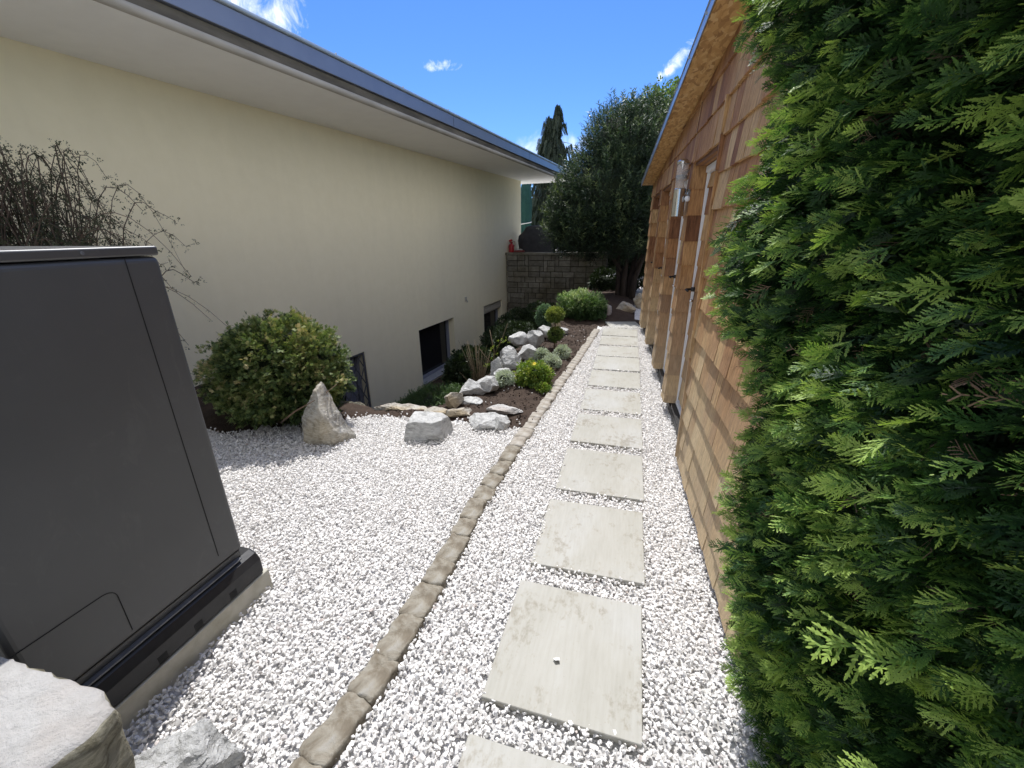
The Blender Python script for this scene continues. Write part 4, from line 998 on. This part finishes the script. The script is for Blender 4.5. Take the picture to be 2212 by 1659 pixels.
def core_mesh(name, blobs, s, parent, mat='core', sub=3, amp=.12, seed=0):
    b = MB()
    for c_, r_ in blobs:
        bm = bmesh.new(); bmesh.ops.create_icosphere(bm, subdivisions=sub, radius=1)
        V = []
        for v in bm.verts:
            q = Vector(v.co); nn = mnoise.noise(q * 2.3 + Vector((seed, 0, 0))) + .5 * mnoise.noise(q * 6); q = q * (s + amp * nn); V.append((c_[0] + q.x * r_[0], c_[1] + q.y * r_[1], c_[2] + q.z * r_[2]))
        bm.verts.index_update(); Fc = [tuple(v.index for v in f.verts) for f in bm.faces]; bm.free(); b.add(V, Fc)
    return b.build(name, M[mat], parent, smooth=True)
def foliage(name, parent, blobs, n, size, variants, mat, inner=.75, lump=.12, ls=2.0, up=.35, rnd=.6, tmean=.45, tsd=.18, droop=0.0, seed=0, zmin=None, tipup=0.0, bias=None, clump=0, crad=1.6, ctint=.14):
    P, N = crown_points(blobs, n if not clump else max(8, n // clump), inner, lump, ls, seed)
    ct = np.zeros(len(P))
    if clump:
        k = np.repeat(np.arange(len(P)), clump); cd_ = N + rng.normal(size=P.shape) * .45; ct = rng.normal(0, ctint, len(P))[k]
        o_ = rng.normal(size=(len(k), 3)) * size * crad * .45; al = rng.uniform(-.9, .6, len(k))
        P = P[k] + o_ + cd_[k] * (al * size * crad)[:, None]; N = N[k] + cd_[k] * .5; N /= np.linalg.norm(N, axis=1)[:, None]
    if zmin is not None: k_ok = P[:, 2] > zmin; P, N = P[k_ok], N[k_ok]
    n = len(P)
    ax = N + rng.normal(size=(n, 3)) * rnd * .6 + np.array([0, 0, up - droop])
    nr = rng.normal(size=(n, 3)) * .6 + np.array([0, 0, 1.0])
    ct = ct[k_ok] if zmin is not None else ct
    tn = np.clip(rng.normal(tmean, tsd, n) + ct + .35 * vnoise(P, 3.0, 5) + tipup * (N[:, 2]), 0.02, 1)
    if bias is not None: tn = np.clip(tn + bias(P, N), 0, 1)
    return scatter(name, variants, P, frames(ax, nr), rng.uniform(.7, 1.3, n) * size, rng.integers(0, len(variants), n), tn, [M[mat]], parent)
sprays_big = [make_spray(s, n=7, w=.034, sub=3, curl=.2, k=5, fan=.48) for s in range(12)]
sprays_small = [make_spray(s + 50, n=4, w=.12, sub=0, curl=.1, k=4) for s in range(5)]
needles = [make_needles(s, 12, .30, .085) for s in range(6)]
clusters = [make_leafcluster(s) for s in range(6)]
small_clusters = [make_leafcluster(s + 20, 7, .38, .22) for s in range(5)]
strands = [make_strand(s) for s in range(5)]
def loc_blobs(bl, o): return [((c[0] - o[0], c[1] - o[1], c[2] - o[2]), r) for c, r in bl]

# --- thuja hedge at the right
hedge = empty('thuja_hedge', (.8, .3, 0), 0, 'tall bright green thuja hedge filling the right side of the photo', 'hedge')
HZs = [0, .4, .9, 1.3, 1.7, 2.0, 2.3, 2.6]; HXs = [.58, .53, .46, .43, .41, .38, .35, .35]; HBs = [0, .02, .07, .115, .06, .02, .04, .06]
HTOP = 2.5
def hedge_x(z, y): return np.interp(z, HZs, HXs) - np.interp(z, HZs, HBs) * np.clip((np.asarray(y) - .65) / .55, 0, 1) + .035 * np.sin(y * 7 + z * 5) + .03 * np.sin(z * 9 - y * 3)
def hedge_layer(n, ylo, yhi, depth0, depth1, size, tm, ts):
    y = rng.uniform(ylo, yhi, n); z = rng.uniform(.01, HTOP, n) ; dep = rng.uniform(depth0, depth1, n)
    x = hedge_x(z, y) + dep
    lump = np.array([mnoise.noise(Vector((0, a_ * 5.5, b_ * 5.5))) for a_, b_ in zip(y, z)])
    x -= lump * .06
    # rounding of the far end, which reaches further out above head height
    e = np.clip((y - 1.05) / .38, 0, 1); x += .22 * e ** 3 * (z < 1.4)
    y = y + np.clip((y - .9) / .5, 0, 1) * (.18 + .22 * np.clip((z - 1.8) / .4, 0, 1)) * np.clip((z - 1.2) / .8, 0, 1)
    P = np.stack([x, y, z], 1)
    ax = np.stack([-np.ones(n), rng.normal(.10, .45, n) + .5 * e, rng.normal(-.12, .38, n)], 1)
    nr = np.stack([rng.normal(0, .35, n), rng.normal(0, .7, n), rng.normal(.75, .5, n)], 1)
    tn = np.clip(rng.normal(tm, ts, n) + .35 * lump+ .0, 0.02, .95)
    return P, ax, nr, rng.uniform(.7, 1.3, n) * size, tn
parts = [hedge_layer(7000, .15, 1.42, .05, .14, .080, .22, .13), hedge_layer(8000, .15, 1.42, .0, .06, .062, .32, .18), hedge_layer(3600, .15, 1.40, -.055, .005, .050, .66, .20), hedge_layer(1100, -1.2, .15, .0, .12, .15, .42, .15)]  # deeper layers tinted darker, outer ones brighter: painted shade and sunlight
# far end face
n = 2200
x = rng.uniform(.42, 1.3, n); z = rng.uniform(.01, HTOP, n); x = np.maximum(x, hedge_x(z, 1.3) + .06)
parts.append((np.stack([x, 1.36 + rng.uniform(-.1, .04, n) - .0 * x, z], 1), np.stack([rng.normal(-.4, .4, n), np.ones(n) * .6, rng.normal(-.1, .4, n)], 1), np.stack([rng.normal(0, .5, n), rng.normal(0, .5, n), np.ones(n)], 1), rng.uniform(.7, 1.2, n) * .085, np.clip(rng.normal(.38, .15, n), 0, .8)))
near_ = [(.37, .58, 1.10, .13), (.37, .50, 1.17, .10), (.40, .74, .98, .085), (.40, .80, .76, .08), (.36, .45, 1.02, .085), (.39, .9, 1.3, .09), (.40, .95, .9, .09), (.385, .62, 1.42, .09), (.38, .7, 1.62, .10)]
parts.append((np.array([q[:3] for q in near_]), np.array([(-1, .15 * (k % 3 - 1), -.12) for k in range(len(near_))]), np.array([(.1 * (k % 2), -.45, .8) for k in range(len(near_))]), np.array([q[3] for q in near_]), np.full(len(near_), .84)))  # near sprays tinted bright, as if sunlit
P = np.concatenate([q[0] for q in parts]) - np.array([.8, .3, 0]); ax = np.concatenate([q[1] for q in parts]); nr = np.concatenate([q[2] for q in parts]); S = np.concatenate([q[3] for q in parts]); tn = np.concatenate([q[4] for q in parts])
S *= .95 * np.clip(.68 + .32 * (P[:, 1] + .3 - .25) / .6, .68, 1.0)
P = P - ax / np.linalg.norm(ax, axis=1)[:, None] * S[:, None] * .55
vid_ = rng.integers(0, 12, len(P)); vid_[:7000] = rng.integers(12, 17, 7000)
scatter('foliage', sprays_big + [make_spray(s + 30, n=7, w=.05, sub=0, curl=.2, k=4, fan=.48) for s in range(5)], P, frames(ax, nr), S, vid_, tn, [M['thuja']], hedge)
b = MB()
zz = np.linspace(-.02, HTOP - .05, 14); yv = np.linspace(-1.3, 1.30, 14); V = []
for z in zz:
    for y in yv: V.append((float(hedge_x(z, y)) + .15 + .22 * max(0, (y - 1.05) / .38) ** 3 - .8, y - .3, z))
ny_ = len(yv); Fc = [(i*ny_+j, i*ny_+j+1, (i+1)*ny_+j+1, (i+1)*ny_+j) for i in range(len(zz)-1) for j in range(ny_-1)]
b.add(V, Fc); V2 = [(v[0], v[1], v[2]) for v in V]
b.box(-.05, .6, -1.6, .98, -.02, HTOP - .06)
b.build('shade_core', M['core'], hedge)
for k in range(40):
    b = MB(); y = random.uniform(.2, 1.4); z = random.uniform(.1, 2.4); x0 = float(hedge_x(z, y)) + .18; L = random.uniform(.10, .17); dz = random.uniform(-.05, .08); dy = random.uniform(-.08, .08)
    b.tube([(x0 - .8, y - .3, z), (x0 - L * .5 - .8, y + dy * .6 - .3, z + dz * .3), (x0 - L - .8, y + dy - .3, z + dz)], [.004, .003, .0015], 5)
    b.build('branch', M['twig'], hedge, smooth=True)

n = 420
y = rng.uniform(.2, 1.4, n); z = rng.uniform(.05, 2.4, n); x = hedge_x(z, y) + rng.uniform(.02, .09, n)
P = np.stack([x - .8, y - .3, z], 1); ax = np.stack([-np.ones(n), rng.normal(0, .6, n), rng.normal(-.3, .5, n)], 1)
scatter('dead_sprays', [make_spray(s + 60, n=5, w=.035, sub=0, curl=.4, k=4, fan=.4) for s in range(4)], P, frames(ax, rng.normal(size=(n, 3))), rng.uniform(.03, .06, n), rng.integers(0, 4, n), np.full(n, .5), [M['twig']], hedge)
# --- rounded cypress bush behind the standing rock
B0 = (-3.06, 3.0, 0)
bush = empty('round_bush', B0, 0, 'large rounded conifer bush with tan tips behind the pointed rock', 'bush')
bl = [((0, 0, .50), (.60, .46, .48)), ((-.35, .0, .46), (.42, .42, .42)), ((.22, -.02, .46), (.33, .36, .32)), ((.0, -.05, .66), (.42, .38, .35)), ((-.2, -.05, .3), (.42, .4, .26))]
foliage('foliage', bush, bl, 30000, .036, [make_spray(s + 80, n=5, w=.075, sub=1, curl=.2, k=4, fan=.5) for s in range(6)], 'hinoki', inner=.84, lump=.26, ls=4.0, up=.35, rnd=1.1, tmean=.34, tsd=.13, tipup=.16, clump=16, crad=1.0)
core_mesh('shade_core', bl, .74, bush)
b = MB()
for k in range(7):
    a_ = random.uniform(0, 6.28); b.tube([(.1 * math.cos(a_), .1 * math.sin(a_), -.03), (.2 * math.cos(a_), .2 * math.sin(a_), .15), (.4 * math.cos(a_), .35 * math.sin(a_), .35)], [.03, .02, .012], 7)
b.tube([(.45, -.2, .35), (.62, -.25, .42), (.72, -.2, .50)], [.006, .004, .003], 5); b.tube([(.2, -.35, .15), (.42, -.4, .30), (.60, -.35, .40)], [.01, .007, .003], 5)
b.build('stems', M['twig'], bush, smooth=True)
# wiry cotoneaster behind the heat pump
K0 = (-3.95, 1.9, 0)
kt = empty('wiry_shrub', K0, 0, 'dark wiry shrub with arching twigs against the house behind the heat pump', 'shrub')
b = MB(); LP = []; LA = []
r = random.Random(3)
for k in range(560):
    a_ = r.uniform(0, 2 * math.pi); h_ = r.uniform(1.25, 2.25) * (1 - .26 * max(0, math.cos(a_))) * (1.2 if k < 14 else 1); reach = r.uniform(.2, 1.0)
    dx, dy = math.cos(a_) * reach * (.85 if math.cos(a_) > 0 else .5), math.sin(a_) * reach * .8
    pts_ = []
    base = Vector((r.uniform(-.45, .2), r.uniform(-.5, .3), .1))
    for q in range(13):
        t_ = q / 12 * r.uniform(.98, 1.0); pts_.append(base + Vector((dx * t_, dy * t_, h_ * math.sin(min(t_ * 1.12, 1) * math.pi * r.uniform(.60, .64)) if k % 3 else h_ * math.sin(t_ * math.pi * .78))))
    rad0 = r.uniform(.003, .007)
    b.tube(pts_, [rad0 * (1 - .8 * q / 12) + .0006 for q in range(13)], 4, cap=False)
    for q in range(5, 13):
        for z_ in range(4 if k > 10 else 1):
            LP.append(pts_[q] + Vector((r.gauss(0, .02), r.gauss(0, .02), r.gauss(0, .02)))); LA.append((pts_[q] - pts_[q-1]).normalized() + Vector((r.gauss(0, .6), r.gauss(0, .6), r.gauss(0, .6))))
for (dx, dy, h_) in [(1.45, .25, 1.75), (1.32, .2, 1.65), (1.1, -.1, 1.6), (1.6, .3, 1.3), (1.2, .5, 1.3), (.3, -.6, 2.5), (.6, -.55, 2.3), (.8, -.3, 2.1)]:
    pts_ = [Vector((-.3 + dx * (q / 14), dy * (q / 14), .1 + h_ * math.sin(q / 14 * math.pi * .72))) for q in range(15)]
    pts_ = [p_ * 1.0 for p_ in pts_]; b.tube(pts_, [.004 * (1 - .7 * q / 14) + .0006 for q in range(15)], 4, cap=False)
    for q in range(9, 15):
        LP.append(pts_[q]); LA.append(Vector((r.gauss(0, 1), r.gauss(0, 1), r.gauss(0, 1))))
b.build('twigs', M['twig_dark'], kt)
P = np.array([p_[:] for p_ in LP]); A_ = np.array([a_[:] for a_ in LA]); n = len(P)
scatter('leaves', small_clusters, P, frames(A_, rng.normal(size=(n, 3)) + np.array([0, 0, 1.])), rng.uniform(.02, .042, n), rng.integers(0, 5, n), rng.uniform(.2, .9, n), [M['coton']], kt)

# --- generic small plants
def small_plant(name, o0, label, cat, blobs, n, size, var, mat, group=None, core=.7, stem=None, **k):
    e = empty(name, o0, 0, label, cat, group)
    foliage('foliage', e, blobs, n, size, var, mat, **k)
    if core: core_mesh('shade_core', blobs, core, e, sub=2)
    if stem:
        b = MB()
        for s_ in stem: b.tube(*s_[:2], 6)
        b.build('stem', M['twig'], e, smooth=True)
    return e
small_plant('variegated_bush', (-.93, 8.75, .0), 'broad rounded bush with pale green sunlit leaves before the block wall', 'bush', [((0, 0, .28), (.40, .34, .27)), ((.2, 0, .22), (.27, .28, .22)), ((-.16, .05, .26), (.32, .3, .25))], 3800, .07, clusters, 'euonymus', tmean=.36, tsd=.13, tipup=.5, lump=.14, clump=9, crad=1.0)  # upward leaves tinted paler to paint in the sunlit top
small_plant('dark_bush', (-2.5, 9.8, -1.65), 'dark bush in the shaded trench below the third basement window', 'bush', [((0, 0, .9), (.7, .8, .7)), ((.45, .3, 1.1), (.6, .6, .65)), ((-.5, 0, .7), (.5, .6, .5))], 3400, .09, clusters, 'dark_shrub')
small_plant('dark_bush', (-2.45, 6.2, -1.15), 'dark rounded bush with dry stems right of the second basement window', 'bush', [((0, 0, .62), (.42, .45, .45)), ((.1, .2, .35), (.5, .5, .4))], 3200, .09, clusters, 'dark_shrub')
small_plant('ground_cover', (-2.65, 5.2, -1.35), 'low spreading green plant in the trench below the second basement window', 'plant', [((0, 0, .50), (.50, .5, .40)), ((.3, .1, .52), (.4, .4, .36)), ((-.3, -.1, .35), (.45, .5, .34))], 4200, .09, needles, 'cover', tmean=.5)
small_plant('blue_green_shrub', (-1.47, 7.5, .0), 'small blue green shrub left of the slanting stone', 'shrub', [((0, 0, .22), (.15, .15, .20)), ((.0, 0, .32), (.12, .12, .13))], 700, .055, clusters, 'blue_shrub', tmean=.6, tipup=.2)
e = empty('ball_topiary', (-1.055, 6.2, 0), 0, 'little two ball topiary standing in the soil bed', 'topiary')
for zc, r_ in ((.60, .15), (.20, .13)):
    pass
foliage('upper_ball', e, [((0, 0, .53), (.12, .12, .10))], 420, .055, clusters, 'topiary', tmean=.5, tipup=.3); core_mesh('upper_core', [((0, 0, .53), (.12, .12, .10))], .75, e, sub=2)
foliage('lower_ball', e, [((0.02, 0, .23), (.10, .10, .095))], 300, .05, clusters, 'topiary', tmean=.45, tipup=.3); core_mesh('lower_core', [((.02, 0, .23), (.10, .10, .095))], .75, e, sub=2)
b = MB(); b.tube([(0, 0, -.02), (.01, 0, .3), (0, 0, .6)], .011, 8); b.tube([(.03, 0, -.02), (.03, 0, .2)], .008, 6); b.build('stem', M['twig'], e, smooth=True)
small_plant('yellow_flower_plant', (-1.0, 4.5, 0), 'bright yellow green leafy plant with one yellow flower beside the edging', 'plant', [((0, 0, .14), (.16, .15, .15)), ((.07, .05, .09), (.13, .14, .10)), ((-.09, .0, .08), (.09, .11, .09))], 520, .075, clusters, 'yellow_plant', core=.45, tmean=.45, tsd=.26, tipup=.2, inner=.5, lump=.25, rnd=1.0)
b = MB()
for k in range(7):
    a_ = k / 7 * 6.28; c_, s_ = math.cos(a_), math.sin(a_); b.add([(0, 0, 0), (c_ * .012 - s_ * .008, s_ * .012 + c_ * .008, .004), (c_ * .03, s_ * .03, .006), (c_ * .012 + s_ * .008, s_ * .012 - c_ * .008, .004)], [(0, 1, 2, 3)])
fo = b.build('flower_head', M['flower']); fo.parent = bpy.data.objects['yellow_flower_plant']; fo.location = (.02, -.07, .29); fo.rotation_euler = (rad(35), 0, 0)
for (x, y, r_, lab) in [(-1.12, 4.85, .12, 'silvery rosette plant just behind the yellow green plant'), (-.93, 5.25, .12, 'silvery plant in the middle of the soil bed'), (-.86, 5.75, .10, 'farthest silvery plant near the edging blocks'), (-1.12, 5.55, .09, 'silvery plant beside the light grey border rock'), (-1.34, 4.45, .10, 'small silvery plant left of the yellow green plant')]:
    small_plant('silver_plant', (x, y, 0), lab, 'plant', [((0, 0, .07), (r_, r_, .09))], 260, .055, small_clusters, 'silver', group='silvery rock garden plants', core=.6, tmean=.55, tipup=.2)
small_plant('seedling', (-.86, 4.32, 0), 'tiny pale green seedling at the edging below the yellow green plant', 'plant', [((0, 0, .04), (.06, .05, .04))], 50, .06, clusters, 'yellow_plant', core=0, tmean=.3)
# dry stems
small_plant('dark_bush', (-2.05, 7.5, -.65), 'dark bush between the third basement window and the blue green shrub', 'bush', [((0, 0, .38), (.42, .5, .38)), ((-.2, .2, .2), (.45, .5, .35))], 2400, .08, clusters, 'dark_shrub')
e = empty('dry_stems', (-2.05, 5.45, -.70), 0, 'clump of bare dry stems rising from the trench beside the border rocks', 'plant')
b = MB()
for k in range(46):
    a_ = random.uniform(0, 6.28); s_ = random.uniform(.05, .32); hh = random.uniform(.5, .95); b.tube([(random.uniform(-.15, .15), random.uniform(-.1, .1), 0), (s_ * .4 * math.cos(a_), s_ * .4 * math.sin(a_), hh * .55), (s_ * math.cos(a_), s_ * math.sin(a_), hh)], [.004, .003, .0015], 4)
b.tube([(.2, 0, .3), (.26, 0, .8), (.20, 0, 1.12)], [.012, .009, .005], 6); b.tube([(.26, 0, .75), (.38, 0, 1.0), (.46, .02, 1.22)], [.008, .006, .003], 6); b.tube([(.24, 0, .6), (.1, 0, .75), (.02, .02, .84)], [.007, .005, .003], 6)
b.build('stems', M['dry_stem'], e, smooth=True)
P = np.array([(.24, 0, .84), (.28, 0, .75), (.45, 0, .95), (.2, -.02, .66), (.3, 0, .9)] * 3) + rng.normal(size=(15, 3)) * .03
scatter('leaves', small_clusters, P, rand_rot(15), rng.uniform(.05, .09, 15), rng.integers(0, 5, 15), np.full(15, .7), [M['yellow_plant']], e)

# --- big yew over the block wall
T0 = (-.15, 11.35, 0)
yew = empty('yew_tree', T0, 0, 'large dark yew with a rounded crown overhanging the block wall', 'tree')
bl = loc_blobs([((-.55, 11.2, 2.55), (1.35, 1.3, 1.05)), ((-.1, 11.3, 3.25), (1.05, 1.2, 1.1)), ((-.55, 11.1, 3.45), (.72, .9, .85)), ((-1.15, 11.1, 2.2), (.95, 1.0, .85)), ((.2, 11.4, 2.2), (.85, 1.1, .85)), ((-1.25, 10.95, 1.75), (.85, .8, .55)), ((-.35, 11.0, 1.95), (1.0, .9, .6)), ((.1, 11.7, 3.8), (.75, .9, .75)), ((.45, 11.2, 3.0), (.6, .9, .9)), ((-.95, 11.6, 1.55), (1.0, .8, .45)), ((-.2, 12.0, 1.8), (.8, .7, .6)), ((-.15, 10.9, 1.45), (.75, .7, .35))], T0)
foliage('foliage', yew, bl, 42000, .095, needles, 'yew', inner=.82, lump=.20, ls=2.6, up=.5, rnd=.9, tmean=.36, tsd=.14, tipup=.22, clump=22, crad=1.5, ctint=.2)
sh_ = [((c[0], c[1], c[2]), r) for c, r in bl]
foliage('leading_shoots', yew, sh_, 1700, .26, needles, 'yew', inner=.98, lump=.16, ls=2.6, up=1.5, rnd=.4, tmean=.6, tsd=.15)
core_mesh('shade_core', bl, .76, yew)
b = MB()
for (x, y) in ((0, 0), (.12, .1), (-.12, .08), (.22, -.05), (-.02, .2)):
    b.tube([(x, y, -.1), (x * 1.2, y, .6), (x * 2.0 + .03, y, 1.3), (x * 3.4, y * 2, 2.2)], [.085, .07, .055, .03], 9)
b.tube([(-.1, 0, .75), (-.45, -.1, 1.25), (-.9, -.15, 1.65), (-1.3, -.2, 1.9)], [.05, .04, .03, .015], 8)
b.tube([(.2, 0, .7), (.35, -.1, 1.1), (.5, -.1, 1.6)], [.03, .025, .015], 7)
for k in range(26):
    a_ = random.uniform(0, 6.28); b.tube([(0, 0, random.uniform(.9, 1.4)), (.3 * math.cos(a_), .3 * math.sin(a_), random.uniform(1.2, 1.6)), (.8 * math.cos(a_), .8 * math.sin(a_), random.uniform(1.3, 1.9))], [.018, .012, .005], 5)
b.build('trunk', M['bark'], yew, smooth=True)
# light green tree above the shed end
T1 = (.9, 14.2, 0)
lt = empty('light_green_tree', T1, 0, 'lighter green leafy tree showing between the yew and the shed roof', 'tree')
bl = loc_blobs([((.75, 14.2, 4.3), (.95, 1.1, 1.0)), ((.5, 14.0, 3.5), (.9, 1.0, 1.0)), ((1.2, 14.2, 3.4), (1.2, 1.2, 1.3)), ((.9, 14.2, 2.2), (1.1, 1.1, 1.2))], T1)
foliage('foliage', lt, bl, 6500, .16, clusters, 'light_tree', clump=14, inner=.72, lump=.2, ls=2.4, tmean=.66, tsd=.2, tipup=.2)
core_mesh('shade_core', bl, .70, lt)
b = MB(); b.tube([(0, 0, -.1), (.03, 0, 1.5), (0, 0, 3.2)], [.14, .11, .05], 9); b.build('trunk', M['bark'], lt, smooth=True)
# weeping spruce
T2 = (-3.95, 22, 0)
ws = empty('weeping_spruce', T2, 0, 'tall narrow dark spruce with hanging branches behind the roof edge', 'tree')
pp, aa = [], []
b = MB(); b.tube([(0, 0, 0), (.05, 0, 3), (0, 0, 7.0)], [.22, .14, .02], 8)
for (tx, top) in ((0.10, 7.15), (-.35, 6.75)):
    for k in range(330):
        z = top - (random.random() ** .8) * (top - .6); rr_ = (top - z) * .40 + .12; rr_ = min(rr_, 1.55) * random.uniform(.35, 1.1); a_ = random.uniform(0, 2 * math.pi)
        if tx < 0: rr_ *= .75
        p0 = Vector((tx * .6, 0, z)); p1 = Vector((tx + rr_ * math.cos(a_), rr_ * math.sin(a_), z + .05 - rr_ * .12))
        if k % 3 == 0: b.tube([p0, p0.lerp(p1, .5) + Vector((0, 0, .06)), p1], [.02, .014, .005], 4, cap=False)
        for q in range(9):
            t_ = random.uniform(.25, 1.02); pp.append(p0.lerp(p1, t_) + Vector((random.gauss(0, .03), random.gauss(0, .03), random.gauss(0, .04)))); aa.append(Vector((.25 * math.cos(a_) + random.gauss(0, .1), .25 * math.sin(a_) + random.gauss(0, .1), -1)))
b.build('trunk', M['bark'], ws, smooth=True)
P = np.array([v[:] for v in pp]); A_ = np.array([v[:] for v in aa]); n = len(P)
scatter('foliage', strands, P, frames(A_, rng.normal(size=(n, 3))), rng.uniform(.28, .6, n), rng.integers(0, 5, n), rng.uniform(.1, .9, n), [M['spruce']], ws)
# background hedges and shrubs closing the garden
def hedge_row(name, x0, x1, y0, y1, h, n, label, mat='far_hedge', size=.22, cat='hedge', base=0.0):
    e = empty(name, ((x0 + x1) / 2, (y0 + y1) / 2, base), 0, label, cat)
    L = max(x1 - x0, y1 - y0); k = max(2, int(L / 1.3)); bl = []
    for q in range(k):
        f = (q + .5) / k - .5; bl.append(((f * (x1 - x0), f * (y1 - y0), h * .5), (max(.75, (x1 - x0) / k * .8), max(.75, (y1 - y0) / k * .8), h * .55 * random.uniform(.9, 1.08))))
    foliage('foliage', e, bl, n, size, clusters, mat, inner=.82, lump=.14, tmean=.5, tsd=.2); core_mesh('shade_core', bl, .8, e, sub=3); return e
hedge_row('garden_hedge', -11, -1.2, 23.5, 24.5, 2.0, 6200, 'sunlit yellow green hedge beyond the terrace', base=1.1)
hedge_row('garden_hedge', -1.2, 4.5, 18.8, 19.8, 3.0, 6000, 'dark green hedge far behind the trunks and the shed corner', 'dark_shrub')
hedge_row('garden_hedge', 4.4, 5.4, 9, 19, 3.2, 2600, 'dark hedge hidden behind the shed', 'dark_shrub', size=.3)
hedge_row('garden_hedge', -26, 26, 36, 38, 3.2, 9000, 'long distant hedge row closing the view', 'dark_shrub', size=.5)
small_plant('dark_bush', (.15, 13.0, 0), 'dark leafy bush in deep shade right of the yew trunks', 'bush', [((0, 0, .9), (.55, .5, .75)), ((.35, .2, 1.3), (.5, .5, .7))], 2200, .12, clusters, 'dark_shrub')

small_plant('terrace_shrub', (-1.2, 14.9, 1.0), 'dark shrub on the terrace edge behind the block wall and the yew', 'shrub', [((0, 0, .5), (.75, .4, .55)), ((-.9, .1, .4), (.7, .4, .45)), ((.6, 0, .1), (.5, .4, .7))], 2600, .13, clusters, 'dark_shrub')

small_plant('dark_bush', (-.75, 12.6, -.05), 'low dark bush filling the gap between the block wall and the yew trunks', 'bush', [((0, 0, .35), (.35, .4, .42)), ((.3, .3, .2), (.4, .4, .3))], 900, .12, clusters, 'dark_shrub', core=.55)
